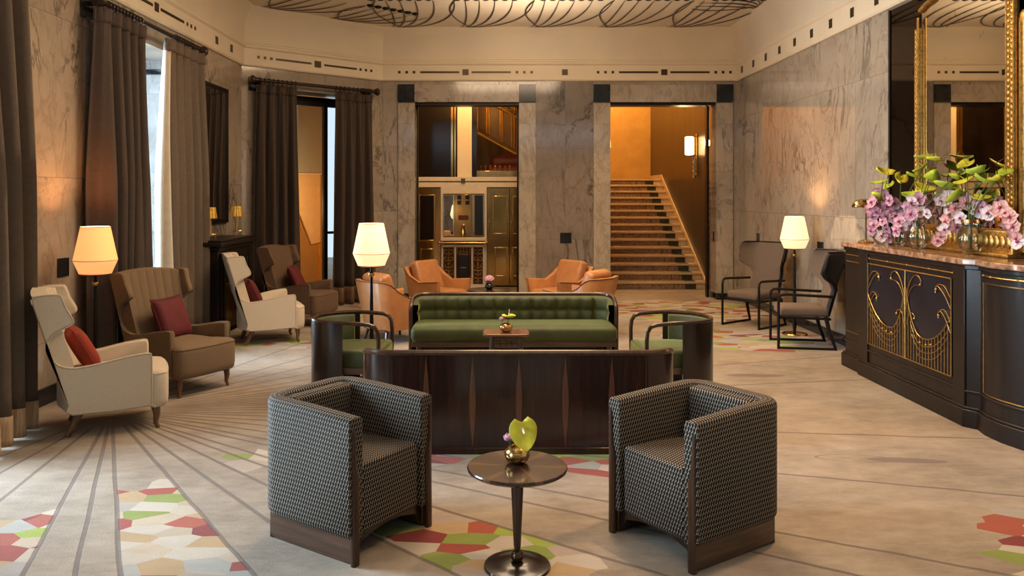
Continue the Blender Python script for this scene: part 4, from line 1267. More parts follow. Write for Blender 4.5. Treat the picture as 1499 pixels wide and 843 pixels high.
framed_chair('black-framed high-back chair with taupe cushions beside the stair doorway wall', (3.34, 10.48, 0), R(218))
framed_chair('black-framed high-back chair in profile, between the floor lamp and the console', (3.43, 9.08, 0), R(170))

# ------------------------------------------------------------------ tan leather tub chairs round the flower table
def leather_chair(label, loc, rz):
    t = thing('leather_armchair', label, 'armchair', loc, rz, 'tan leather tub chairs round the small flower table')
    path = shell_path(.36, .36, -.34, .20, 8, .03)
    def zt(f, x, y):
        if x > -.02: return .53+.03*(x/.36)
        q = min(1, (-x-.02)/.26); return .53+.19*q*q*(3-2*q)
    def fl(q, z): g = .76+.26*min(1, z/.62); return (g, g, -.04*max(0, z-.45)/.3)
    bm = BM(); shell(bm, path, .06, .16, zt, .016, flare=fl); obj('shell', bm, M['leather'], t, smooth=45)
    bm = BM(); pts = []
    for i, (x, y) in enumerate(path):
        z = zt(0, x, y)-.006; g = fl(0, z); pts.append((x*g[0]+g[2], y*g[1], z))
    tube(bm, pts, .0055, 5); obj('welt', bm, M['leather_dk'], t)
    mt = Matrix.Translation((-.17, 0, .585)) @ Matrix.Rotation(R(-19), 4, 'Y')
    bm = BM(); rbox(bm, 0, 0, .0, .15, .47, .44, .05, 4, mt); obj('back_cushion', bm, M['leather'], t, smooth=60)
    bm = BM(); puff(bm, .08, 0, .26, .42, .56, .50, .05, .015); obj('seat', bm, M['leather'], t, smooth=60)
    bm = BM(); P_ = rrect(.56, .50, .06, 3); prism(bm, P_, 'z', .15, .175); obj('base_frame', bm, M['walnutx'], t, bevel=.004)
    for sx_ in (-1, 1):
        for s in (-1, 1):
            bm = BM(); tube(bm, [(sx_*.21, s*.20, .16), (sx_*.25, s*.24, 0)], [.022, .013], 8); obj('leg', bm, M['walnut'], t)
    return t
leather_chair('tan leather tub chair seen from behind, beside the pole of the middle floor lamp', (-1.24, 9.40, 0), R(40))
leather_chair('tan leather tub chair beyond the sofa, open front turned right towards the flower table', (-.86, 11.0, 0), R(-38))
leather_chair('tan leather tub chair below the centre pilaster, turned left towards the flower table', (.86, 11.0, 0), R(218))
leather_chair('tan leather tub chair seen from behind, just above the right end of the green sofa', (1.02, 9.75, 0), R(142))
t = thing('pedestal_table', 'low round dark table with a pink flower among the tan leather chairs', 'side table', (-.12, 10.25, 0))
bm = BM(); lathe(bm, [(0, .47), (.27, .47), (.285, .48), (.285, .49), (.27, .495), (0, .495)], 36); obj('tabletop', bm, M['dwood'], t, smooth=30)
bm = BM(); lathe(bm, [(.02, .015), (.02, .1), (.032, .4), (.03, .47)], 16); obj('pillar', bm, M['dwood'], t)
bm = BM(); lathe(bm, [(0, 0), (.17, 0), (.17, .01), (.03, .025), (0, .025)], 32); obj('base', bm, M['dwood'], t)
v = thing('flower_pot', 'small dark round pot on the low table among the leather chairs', 'vase', (-.12, 10.25, .495))
bm = BM(); lathe(bm, [(0, 0), (.03, 0), (.058, .03), (.055, .06), (.038, .08), (.034, .075), (.048, .055), (.0, .02)], 20); obj('pot', bm, M['black'], v)
def peony(name, label, loc, mat, s, n=34, group=None, cat='flower'):
    c = thing(name, label, cat, loc, 0, group)
    bm = BM()
    for i in range(n):
        A = i*2.4; q = i/n
        mt2 = Matrix.Translation((0, 0, 0)) @ Matrix.Rotation(A, 4, 'Z') @ Matrix.Rotation(R(-80+75*q), 4, 'Y') @ Matrix.Translation((.012*s, 0, 0))
        leaf(bm, .05*s, .026*s, mt2, .55, 4)
    obj('petals', bm, M[mat], c, solid=.0015, smooth=80)
    bm = BM(); tube(bm, [(0, 0, -.05*s), (0, 0, .01)], .004, 6); obj('stem', bm, M['stem'], c)
    return c
peony('pink_bloom', 'pink bloom in the dark pot on the low table among the leather chairs', (-.12, 10.25, .60), 'orchid', 1.25)
for i, (dx, dy) in enumerate(((-.03, -.02),)):
    pass

# ------------------------------------------------------------------ floor lamps
def floor_lamp(label, loc, shade, basemat, power, colr):
    t = thing('floor_lamp', label, 'floor lamp', loc, 0, 'floor lamps with waisted shades')
    bm = BM(); rings = lathe(bm, [(.112, 1.44), (.168, 1.165), (.122, 1.055)], 32, cap=False); obj('lamp_shade', bm, M[shade], t, smooth=20, solid=.003)
    bm = BM(); 
    for r_, z in ((.113, 1.44), (.169, 1.165), (.123, 1.055)): tube(bm, [(r_*math.cos(a), r_*math.sin(a), z) for a in [2*PI*k/32 for k in range(32)]], .0035, 5, closed=True)
    obj('shade_trim', bm, M['lining'], t)
    bm = BM(); lathe(bm, [(0, 1.035), (.10, 1.04), (.115, 1.05), (.02, 1.055), (0, 1.055)], 24); obj('gallery', bm, M['blackmetal'], t)
    bm = BM(); lathe(bm, [(.016, .02), (.025, .12), (.023, .35), (.0125, .92), (.0125, .955)], 16)
    lathe(bm, [(.011, .99), (.011, 1.04)], 12); obj('pole', bm, M['blackmetal'], t)
    bm = BM(); sphere(bm, (0, 0, .972), .027, 16, 12); obj('ball', bm, M['brass'], t)
    bm = BM(); lathe(bm, [(0, 0), (.15, 0), (.152, .008), (.145, .018), (.03, .024), (0, .024)], 40); obj('base', bm, M[basemat], t)
    bm = BM(); sphere(bm, (0, 0, 1.22), .035, 12, 8, (1, 1, 1.3)); obj('bulb', bm, M['shade'], t)
    L = bpy.data.lights.new('lamp_light', 'POINT'); L.energy = power; L.color = colr; L.shadow_soft_size = .05
    for k, z in enumerate((1.50, .99)):
        pass
    lo = bpy.data.objects.new('lamp_light', L); COL.objects.link(lo); lo.parent = t; lo.location = (0, 0, 1.34)
    return t
WARM = (1.0, .56, .24)
floor_lamp('amber-shaded floor lamp at the left wall between the two wing armchairs', (-3.34, 6.62, 0), 'shade_o', 'blackmetal', 34, (1, .46, .15))
floor_lamp('floor lamp with glowing cream shade behind the left green tub chair', (-1.175, 7.38, 0), 'shade', 'blackmetal', 24, WARM)
floor_lamp('floor lamp with glowing cream shade by the right wall behind the black-framed chairs', (3.62, 9.78, 0), 'shade', 'brass', 30, WARM)

# ------------------------------------------------------------------ curtains
def curtain(name, label, origin, ang, s0, s1, ztop, mats, fringe_h=0, hem_h=0, pleats=6, amp=.085, bulge=None, group=None, lining=None, seed=1, z0=.02):
    """sheet along local x from s0 to s1 (metres) at rotation ang, folds in local y"""
    t = thing(name, label, 'curtain', origin, ang, group)
    rr_ = random.Random(seed); ph = [rr_.uniform(-.5, .5) for _ in range(20)]
    N = pleats*14
    def pt(i, z):
        f = i/N; s = s0+(s1-s0)*f
        q = (ztop-z)/ztop
        A = amp*(.35+.65*min(1, q*2.2))
        y = A*math.sin(2*PI*pleats*f+ph[int(f*8)]*.0+ph[3]+.8*math.sin(3*f+ph[5]*6)+.35*math.sin(q*2.5+ph[2]*5)) + .3*A*math.sin(2*PI*pleats*2.1*f+ph[1]*5+q)
        if q < .06: y += .012*math.sin(2*PI*pleats*4*f)*(1-q/.06)
        sp = 1+(.0 if q > .05 else 0)
        b_ = bulge(f, q) if bulge else (0, 0)
        return (s+b_[0]+.012*math.sin(2*PI*pleats*f*1.0+1.3), y+b_[1], z)
    def sheet(zs, nm, m, par, off=0, th=.008, i0=0, i1=N):
        bm = BM(); loft(bm, [[(pt(i, z)[0], pt(i, z)[1]+off, z) for z in zs] for i in range(i0, i1+1)], closed=False, cap=False)
        return obj(nm, bm, m, par, solid=th, smooth=80)
    foot = z0+fringe_h+hem_h
    zs = [foot+(ztop-foot)*k/22 for k in range(23)]
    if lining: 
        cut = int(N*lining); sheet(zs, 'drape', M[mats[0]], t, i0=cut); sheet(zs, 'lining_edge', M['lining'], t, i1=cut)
    else: sheet(zs, 'drape', M[mats[0]], t)
    if hem_h: sheet([z0+fringe_h+hem_h*k/3 for k in range(4)], 'hem_band', M['hem'], t, th=.012)
    if fringe_h: sheet([z0+fringe_h*k/4 for k in range(5)], 'fringe', M['fringe'], t, th=.02)
    # heading tape
    sheet([ztop-.13, ztop-.1, ztop-.05, ztop], 'heading', M[mats[0]], t, off=-.004, th=.02)
    return t
# left wall: local x runs along +Y (ang 90deg), local +y points to -X (towards wall)
H_ = PI/2
curtain('curtain', 'nearest brown drape in a daylit tone with a pale fringed hem at the left edge of the room', (-3.47, 0, 0), H_, 4.98, 5.86, 3.36, ['curtain_lit'], fringe_h=.20, pleats=4, amp=.10, bulge=lambda f, q: (.0, -.16*(1-f)*q), group=None, seed=3)
curtain('curtain', 'dark brown drape on the near end of the second window rod, behind the tan armchair', (-3.50, 0, 0), H_, 7.0, 7.88, 3.36, ['curtain'], hem_h=.20, pleats=5, amp=.095, bulge=lambda f, q: (-.05*q*(1-f)+.04*q*f, 0), seed=5)
curtain('curtain', 'brown drape in a daylit tone with pale lining edge at the far end of the second window rod', (-3.50, 0, 0), H_, 8.42, 9.42, 3.36, ['curtain_lit'], hem_h=.20, pleats=5, amp=.095, bulge=lambda f, q: ((-.06*math.sin(PI*min(1, q*1.3))*(1-f)), 0), lining=.10, seed=9)
co = (P0[0]+CN[0]*.17, P0[1]+CN[1]*.17, 0)
curtain('curtain', 'brown drape left of the angled wall window, above the brown armchair', co, CANG, .15, .76, 3.30, ['curtain'], hem_h=.26, pleats=4, amp=.075, bulge=lambda f, q: (-.06*q*(1-f)+.05*q*f, 0), seed=11)
curtain('curtain', 'brown drape right of the angled wall window, beside the left doorway', co, CANG, 1.42, 2.08, 3.30, ['curtain'], hem_h=.26, pleats=4, amp=.075, bulge=lambda f, q: (-.06*q*(1-f)+.08*q*f, 0), seed=12)

def rod(label, origin, ang, s0, s1, z, stacks, grp='curtain rods'):
    t = thing('curtain_rod', label, 'curtain rod', origin, ang, grp)
    bm = BM(); tube(bm, [(s0, 0, z), (s1, 0, z)], .026, 14); obj('pole', bm, M['rodm'], t)
    for s, d in ((s0, -1), (s1, 1)):
        bm = BM(); mt = Matrix.Translation((s, 0, z)) @ Matrix.Rotation(R(90*d), 4, 'Y')
        lathe(bm, [(.026, 0), (.04, .005), (.04, .02), (.055, .03), (.062, .05), (.055, .07), (.0, .078)], 20, M=mt); obj('finial', bm, M['rodm'], t)
    for s in (s0+.06, s1-.06):
        bm = BM(); add_box(bm, s-.10, s+.10, .15, .165, z-.14, z+.06); add_box(bm, s-.015, s+.015, 0, .15, z-.02, z+.02); obj('bracket', bm, M['black'], t, bevel=.003)
    for a, b_, n in stacks:
        for k in range(n):
            s = a+(b_-a)*k/(n-1)
            bm = BM(); tube(bm, [(s+.002*math.sin(q), .036*math.cos(q), z-.006+.038*math.sin(q)) for q in [2*PI*i/12 for i in range(12)]], .006, 5, closed=True)
            tube(bm, [(s, 0, z-.044), (s, 0, z-.065)], .004, 5)
            obj('ring', bm, M['rodm'], t)
    return t
rod('dark rod holding the two drapes of the second left window', (-3.53, 0, 0), H_, 7.10, 9.50, 3.42, [(7.2, 7.86, 11), (8.72, 9.40, 11)])
rod('dark rod over the nearest left window, mostly outside the picture', (-3.53, 0, 0), H_, 3.40, 5.84, 3.42, [(5.1, 5.8, 9)])
rod('dark rod across the angled wall window', co, CANG, .14, 2.14, 3.36, [(.2, .76, 9), (1.44, 2.06, 9)])

# ------------------------------------------------------------------ fireplace, overmantel mirror, two gilt mantel lamps
t = thing('fireplace', 'black panelled fireplace surround on the left wall below the tall mirror', 'fireplace', (XL, 9.98, 0))
FD = .42
bm = BM(); add_box(bm, 0, FD, -.62, -.36, 0, 1.05); add_box(bm, 0, FD, .36, .62, 0, 1.05); add_box(bm, 0, FD, -.36, .36, .92, 1.05); add_box(bm, 0, .1, -.36, .36, 0, .92)
obj('surround', bm, M['desk'], t, bevel=.008)
bm = BM(); add_box(bm, 0, FD+.025, -.645, .645, 1.05, 1.10); add_box(bm, 0, FD+.06, -.68, .68, 1.10, 1.15); add_box(bm, 0, FD+.04, -.66, .66, 1.15, 1.175); obj('mantel_shelf', bm, M['desk'], t, bevel=.01)
for a, b_ in ((-.66, -.34), (.34, .66)): obj('plinth', box(0, FD+.04, a, b_, 0, .13), M['desk'], t, bevel=.008)
for s in (-1, 1):
    for q in (-.05, .05): obj('pilaster_panel', box(FD, FD+.015, s*.49+q-.02, s*.49+q+.02, .2, .9), M['desk'], t, bevel=.006)
bm = BM()
for a in ((-.35, -.33, 0, .9), (.33, .35, 0, .9), (-.35, .35, .88, .9)): add_box(bm, .12, .14, a[0], a[1], a[2], a[3])
add_box(bm, .1, FD-.02, -.36, .36, .0, .03); obj('insert_frame', bm, M['chrome'], t, smooth=0)
bm = BM()
for i in range(11): tube(bm, [(.36, -.28+.056*i, .08), (.36, -.28+.056*i, .62)], .006, 5)
tube(bm, [(.36, -.3, .62), (.36, .3, .62)], .012, 6); tube(bm, [(.36, -.3, .08), (.36, .3, .08)], .012, 6); tube(bm, [(.36, -.3, .03), (.36, -.3, .62)], .01, 6); tube(bm, [(.36, .3, .03), (.36, .3, .62)], .01, 6)
obj('fire_grate', bm, M['brass'], t)
t = thing('overmantel_mirror', 'tall black-framed mirror above the fireplace reflecting the drapes', 'mirror', (XL, 9.95, 2.235))
bm = BM(); h_ = .9; w_ = .90
for a in ((-w_, -w_+.05, -h_, h_), (w_-.05, w_, -h_, h_), (-w_, w_, h_-.05, h_), (-w_, w_, -h_, -h_+.05)): add_box(bm, 0, .035, *a)
obj('frame', bm, M['blackmetal'], t, bevel=.004)
obj('mirror_glass', box(.005, .02, -w_+.05, w_-.05, -h_+.05, h_-.05), M['mirror'], t, smooth=0)
def mantel_lamp(label, y):
    t = thing('table_lamp', label, 'table lamp', (XL+.30, y, 1.175), 0, 'gilt lamps on the mantel')
    bm = BM()
    for a in (30, 150, 270):
        c, s = math.cos(R(a)), math.sin(R(a)); tube(bm, [(0, 0, .065), (c*.055, s*.055, .065), (c*.06, s*.06, .05), (c*.06, s*.06, 0)], .006, 6)
    obj('tripod_foot', bm, M['brass'], t)
    bm = BM(); lathe(bm, [(.02, .06), (.016, .15), (.012, .29), (.0, .30)], 12); obj('stem', bm, M['brass'], t)
    bm = BM(); rings = []
    for r_, z in ((.078, .255), (.058, .385)): rings.append([((r_+.004*(k % 2))*math.cos(2*PI*k/36), (r_+.004*(k % 2))*math.sin(2*PI*k/36), z) for k in range(36)])
    loft(bm, rings, cap=False); obj('pleated_shade', bm, M['goldshade'], t, solid=.002, smooth=0)
mantel_lamp('gilt tripod lamp at the far end of the mantel, by the brown drape', 10.37)
mantel_lamp('gilt tripod lamp at the near end of the mantel, by the pale-edged drape', 9.42)
# ------------------------------------------------------------------ console with gilt grille and marble top
OX, OY = XR, 7.0
t = thing('console', 'long dark wood console with gilt scrollwork grille and red-brown marble top at the right wall', 'console', (OX, OY, 0))
def plan(off=0, recess=0.0):
    f = 3.47-OX-off; e = 8.0-OY+off
    near = [(3.50, 5.80), (3.468, 5.66), (3.472, 5.5), (3.505, 5.36), (3.58, 5.2), (3.70, 5.08), (3.93, 5.0)]
    pts = [(0, e), (f, e), (f, 7.62-OY)]
    pts += [(3.44-OX-off, 7.60-OY), (3.44-OX-off, 5.88-OY)]
    k = len(near)
    for i, (x, y) in enumerate(near):
        q = i/(k-1); pts.append((x-OX-off*math.cos(q*PI/2), y-OY-off*math.sin(q*PI/2)))
    return pts
bm = BM(); prism(bm, plan(0), 'z', .0, 1.19); obj('body', bm, M['desk'], t, bevel=.004, smooth=30)
bm = BM()
for z0_, z1_, o in ((0, .13, .03), (.13, .15, .018), (.25, .27, .012), (1.155, 1.19, .014)):
    prism(bm, plan(o), 'z', z0_, z1_)
obj('plinth_moulding', bm, M['desk'], t, bevel=.006, smooth=30)
pl = plan(.035); pl = [(x if i not in (0, len(pl)-1) else .0, y) for i, (x, y) in enumerate(pl)]
bm = BM(); prism(bm, pl, 'z', 1.19, 1.235)
obj('marble_top', bm, M['m_top'], t, bevel=.008, smooth=30)
# posts either side of the grille
bm = BM()
for a, b_ in ((7.43, 7.60), (5.88, 6.03)): add_box(bm, 3.425-OX, 3.46-OX, a-OY, b_-OY, 0.03, 1.17)
obj('post', bm, M['desk'], t, bevel=.006)
gx = 3.432-OX
obj('grille_backing', box(gx-.0, gx+.02, 6.05-OY, 7.41-OY, .33, 1.07), M['navy'], t, smooth=0)
g = BM(); gx -= .008
y0, y1, z0_, z1_ = 6.05-OY, 7.41-OY, .33, 1.07; yc = (y0+y1)/2; H2 = (y1-y0)/2
def T(pts, r=.0055): tube(g, [(gx, y, z) for y, z in pts], r*.8, 6)
for a in ([(y0, z0_), (y1, z0_)], [(y0, z1_), (y1, z1_)], [(y0, z0_), (y0, z1_)], [(y1, z0_), (y1, z1_)]): T(a, .007)
def scallop(v): # v 0 at stem, 1 at frame
    return .545+.40*max(0, (.42-v)/.42)**2.6+.24*max(0, (v-.42)/.58)**2.2
for s in (-1, 1):
    P = lambda v, z: (yc+s*v*H2, z)
    T([P(k/24, scallop(k/24)) for k in range(25)], .007)
    for i in range(1, 15):
        v = i/15; T([P(v, z0_), P(v, scallop(v))], .0048)
    for d_, a0, a1 in ((.05, .12, .98), (.10, .16, .93), (.15, .26, .85)):
        T([P(a0+(a1-a0)*k/16, scallop(a0+(a1-a0)*k/16)-d_-.01) for k in range(17)], .0042)
    # tall scroll from the stem
    sc1 = smooth_pts([(.0, .62), (.02, .80), (.07, .93), (.17, 1.02), (.27, 1.045), (.35, 1.02), (.365, .985), (.34, .965)], 4, False); T([P(v, z) for v, z in sc1], .0065)
    sc2 = smooth_pts([(.0, .66), (.035, .80), (.10, .90), (.2, .955), (.29, .965), (.34, .965)], 4, False); T([P(v, z) for v, z in sc2], .0045)
    for zc, q in ((.955, .26), (.765, .20)):
        sc3 = smooth_pts([(1.0, zc-.12), (1-q*.5, zc-.02), (1-q, zc+.035), (1-q-.06, zc+.02), (1-q-.055, zc-.02)], 4, False); T([P(v, z) for v, z in sc3], .0055)
        sc3 = smooth_pts([(1.0, zc-.04), (1-q*.5, zc+.045), (1-q, zc+.05), (1-q-.06, zc+.02)], 4, False); T([P(v, z) for v, z in sc3], .0045)
    sc4 = smooth_pts([(.04, .62), (.08, .70), (.16, .725), (.22, .70), (.21, .675)], 4, False); T([P(v, z) for v, z in sc4], .005)
    for v, z in ((.355, .975), (.70, .965), (.75, .765), (.215, .685)): sphere(g, (gx, P(v, z)[0], z), .012, 8, 6)
    for v in (.35, .48, .58): sphere(g, (gx, P(v, 0)[0], scallop(v)-.045), .012, 8, 6)
tube(g, [(gx, yc, z0_), (gx, yc, .7), (gx, yc, z1_)], [.013, .011, .005], 8)
obj('gilt_grille', g, M['giltdk'], t)
def gilt_bar(pts, z, r=.005):
    bm = BM(); tube(bm, [(x, y, z) for x, y in pts], r, 6)
    for k in range(0, len(pts)): sphere(bm, (pts[k][0], pts[k][1], z), .009, 8, 6)
    obj('gilt_bead_strip', bm, M['giltdk'], t)
gilt_bar([(3.432-OX, (7.40-.34*k)-OY) for k in range(5)], 1.115)
bow = [(3.488, 5.74), (3.466, 5.62), (3.468, 5.5), (3.50, 5.38), (3.572, 5.22), (3.69, 5.10)]
bw = [(x-OX-.006, y-OY) for x, y in bow]
gilt_bar(bw, 1.125)
bm = BM(); tube(bm, [(x, y, .285) for x, y in bw]+[(x, y, 1.075) for x, y in bw[::-1]], .005, 6, closed=True); obj('gilt_inlay_frame', bm, M['giltdk'], t)
for z in (1.115, 1.05, .36):
    bm = BM(); tube(bm, [(3.462-OX, 7.95-OY, z), (3.462-OX, 7.68-OY, z)], .004, 6); obj('gilt_inlay_strip', bm, M['giltdk'], t)
TOPZ = 1.236

# ------------------------------------------------------------------ tall gilt mirror standing on the console
GX = 3.865
t = thing('gilt_mirror', 'tall arched antique mirror in a carved gold frame standing on the console', 'mirror', (GX, 6.66, TOPZ))
gy0, gy1 = 6.03-6.66, 7.29-6.66
z_ = lambda z: z-TOPZ
arch_ = [(gy1, z_(1.44)), (gy1, z_(3.36))]+[(gy1-(gy1-gy0)*k/16, z_(3.36+.10*math.sin(PI*k/16)**.7)) for k in range(1, 16)]+[(gy0, z_(3.36)), (gy0, z_(1.44))]
bm = BM(); prism(bm, arch_, 'x', -.005, .005); obj('mirror_glass', bm, M['antique'], t, smooth=0)
bm = BM(); add_box(bm, .006, .05, gy0-.17, gy1+.07, 0, z_(3.0)); obj('back_board', bm, M['dkpanel'], t)
def carved(bm, y, za, zb, w, d):
    n = int((zb-za)/.045)
    for i in range(n):
        z = za+(zb-za)*(i+.5)/n
        for q in (-1, 1): sphere(bm, (-d, y+q*w*.2, z+(.011 if q > 0 else -.011)), .017, 7, 5, (.6, w*11, 1.25), )
        sphere(bm, (-d-.004, y, z), .010, 6, 4)
for y, w in ((gy1+.022, .05), (gy0-.05, .10)):
    bm = BM(); sg = 1 if y > 0 else -1
    rbox(bm, -.015, y, z_(2.28), .05, w, 1.9, .018, 2)
    tube(bm, [(-.04, y-sg*(w/2-.008), z_(1.4)), (-.04, y-sg*(w/2-.008), z_(3.32))], .009, 6)
    tube(bm, [(-.04, y+sg*(w/2-.006), z_(1.4)), (-.04, y+sg*(w/2-.006), z_(3.22))], .009, 6)
    carved(bm, y, z_(1.4), z_(3.2), w, .04)
    obj('carved_stile', bm, M['gilt'], t)
    bm = BM(); y2 = y+sg*(w/2+(.03 if sg > 0 else .05))
    rbox(bm, -.0, y2, z_(2.15), .04, .05 if sg > 0 else .09, 1.75, .016, 2); tube(bm, [(-.022, y2, z_(1.3)), (-.022, y2, z_(2.98))], .012, 6)
    sphere(bm, (0, y2, z_(3.02)), .045, 12, 8, (.5, .9, 1.2)); obj('outer_pilaster', bm, M['gilt'], t)
bm = BM(); tube(bm, [(-.02, y, z+.02) for y, z in arch_[1:-1]], .022, 8); obj('arched_rail', bm, M['gilt'], t)
bm = BM(); rbox(bm, -.03, -.03, z_(1.34), .10, gy1-gy0+.22, .2, .02, 3); rbox(bm, -.06, -.03, z_(1.25), .14, gy1-gy0+.26, .03, .01, 2)
for i in range(22):
    y = gy0-.1+(gy1-gy0+.2)*i/21; sphere(bm, (-.085, y, z_(1.35)), .035, 8, 6, (.4, .9, 1.4))
obj('carved_base', bm, M['gilt'], t)

# ------------------------------------------------------------------ brass desk lamp and flowers on the console
t = thing('desk_lamp', 'brass desk lamp with a long domed shade at the far end of the console', 'desk lamp', (3.63, 7.90, TOPZ))
bm = BM(); lathe(bm, [(0, 0), (.07, 0), (.075, .012), (.02, .03), (0, .03)], 24); obj('base', bm, M['brass'], t)
bm = BM(); tube(bm, [(0, 0, .02), (0, 0, .36), (-.01, 0, .40)], .008, 8); obj('stem', bm, M['brass'], t)
bm = BM(); rings = []
for i in range(13):
    x = -.13+.26*i/12; e = (1-(abs(x)/.135)**3)**.5
    rings.append([(x, .065*math.cos(a)*e, .345+.085*math.sin(a)*e) for a in [PI*k/12 for k in range(13)]])
loft(bm, rings, closed=False, cap=False); obj('shade', bm, M['brass'], t, solid=.003)

VS = [('V0', 3.66, 7.66, .075, .15), ('V1', 3.67, 7.33, .07, .19), ('V2', 3.645, 6.96, .095, .21), ('V3', 3.70, 6.27, .10, .25)]
vlab = ['small clear glass vase under the dense mauve orchids at the far end of the console', 'narrow clear glass vase just left of the wide round vase on the console', 'wide round clear glass vase below the white-centred orchids on the console', 'large clear glass vase with a copper-coloured collar, nearest on the console']
for (nm, x, y, r, h), lb in zip(VS, vlab):
    t = thing('glass_vase', lb, 'vase', (x, y, TOPZ), 0, 'clear glass vases on the console')
    bm = BM(); lathe(bm, [(0, .004), (r*.45, .0), (r*.75, h*.15), (r, h*.42), (r*.92, h*.7), (r*.6, h*.92), (r*.62, h), (r*.58, h), (r*.55, h*.92), (r*.86, h*.7), (r*.93, h*.42), (r*.68, h*.17), (r*.3, .02), (0, .02)], 28)
    obj('vase_body', bm, M['vase'], t)
    if nm == 'V3':
        bm = BM(); lathe(bm, [(r*.6, h), (r*.63, h), (r*.63, h+.025), (r*.6, h+.025)], 28, cap=False); obj('collar', bm, simple('copper_collar', (.6, .25, .1), .25, 1), t)
def wp(px, py, Y):
    Y = min(Y, 3.73/((px-730)/1170))
    return ((px-730)/1170*Y, Y, 1.7+(286-py)*Y/1170)
anth = [(1298, 252, 7.55, 0), (1289, 266, 7.5, 0), (1301, 272, 7.62, 0), (1319, 261, 7.4, 1), (1294, 290, 7.6, 0),
        (1351, 244, 7.05, 1), (1369, 233, 6.95, 2), (1358, 229, 7.02, 2), (1341, 257, 7.1, 1), (1356, 276, 7.0, 2), (1340, 285, 7.05, 1), (1364, 261, 6.9, 2),
        (1413, 240, 6.6, 3), (1397, 259, 6.7, 2), (1385, 272, 6.8, 2), (1412, 265, 6.55, 3), (1432, 250, 6.5, 3), (1444, 264, 6.4, 3), (1437, 289, 6.4, 3), (1402, 286, 6.6, 3), (1472, 252, 6.32, 3), (1460, 261, 6.35, 3)]
wh = ['at the far left of the console bouquet', 'over the narrow vase', 'over the wide round vase', 'over the large collared vase']
desc = ['small', 'broad', 'upturned', 'drooping', 'tilted', 'flat', 'curled', 'pointed']
spathe_mesh = {}
rr = random.Random(4)
cnt = {}
order = ['highest', 'second highest', 'third highest', 'fourth highest', 'fifth highest', 'sixth highest', 'seventh highest', 'eighth highest', 'ninth highest', 'tenth highest', 'lowest']
byv = {}
for q in sorted(anth, key=lambda q: q[1]): byv.setdefault(q[3], []).append(q)
for i, q in enumerate(anth):
    px, py, Y, vi = q
    x, y, z = wp(px, py, Y); V = VS[vi]
    lst = byv[vi]; k = lst.index(q)
    rk = 'lowest' if k == len(lst)-1 else order[k]
    a = thing('anthurium', 'yellow-green anthurium %s, %s of those there' % (wh[vi], rk), 'flower', (V[1]+rr.uniform(-.01, .01), V[2]+rr.uniform(-.01, .01), TOPZ+.035), 0, 'anthuriums on the console')
    L = a.location
    hd = Vector((x-L[0], y-L[1], z-L[2]))
    mt = Matrix.Translation(hd) @ Matrix.Rotation(R(rr.uniform(100, 260)), 4, 'Z') @ Matrix.Rotation(R(rr.uniform(-25, 35)), 4, 'Y') @ Matrix.Rotation(R(rr.uniform(-35, 35)), 4, 'X') @ Matrix.Translation((-.05, 0, 0))
    s = rr.uniform(.85, 1.15)
    bm = BM(); leaf(bm, .155*s, .060*s, mt, rr.uniform(.15, .4), 8, heart=1)
    obj('spathe', bm, M['leafg'] if i % 3 else M['leafy'], a, solid=.002, smooth=80)
    bm = BM(); tube(bm, [mt @ Vector((.035, 0, 0)), mt @ Vector((.05, 0, .025)), mt @ Vector((.065, 0, .055))], [.004, .004, .002], 6); obj('spadix', bm, M['leafy'], a)
    bm = BM(); rim = VS[vi][4]
    tube(bm, smooth_pts([(0, 0, 0), ((hd.x)*.05, hd.y*.05, rim-.01), (hd.x*.45, hd.y*.4, rim+(hd.z-rim)*.5), tuple(mt @ Vector((.03, 0, -.004)))], 4, False), .0035, 6); obj('stem', bm, M['stem'], a)

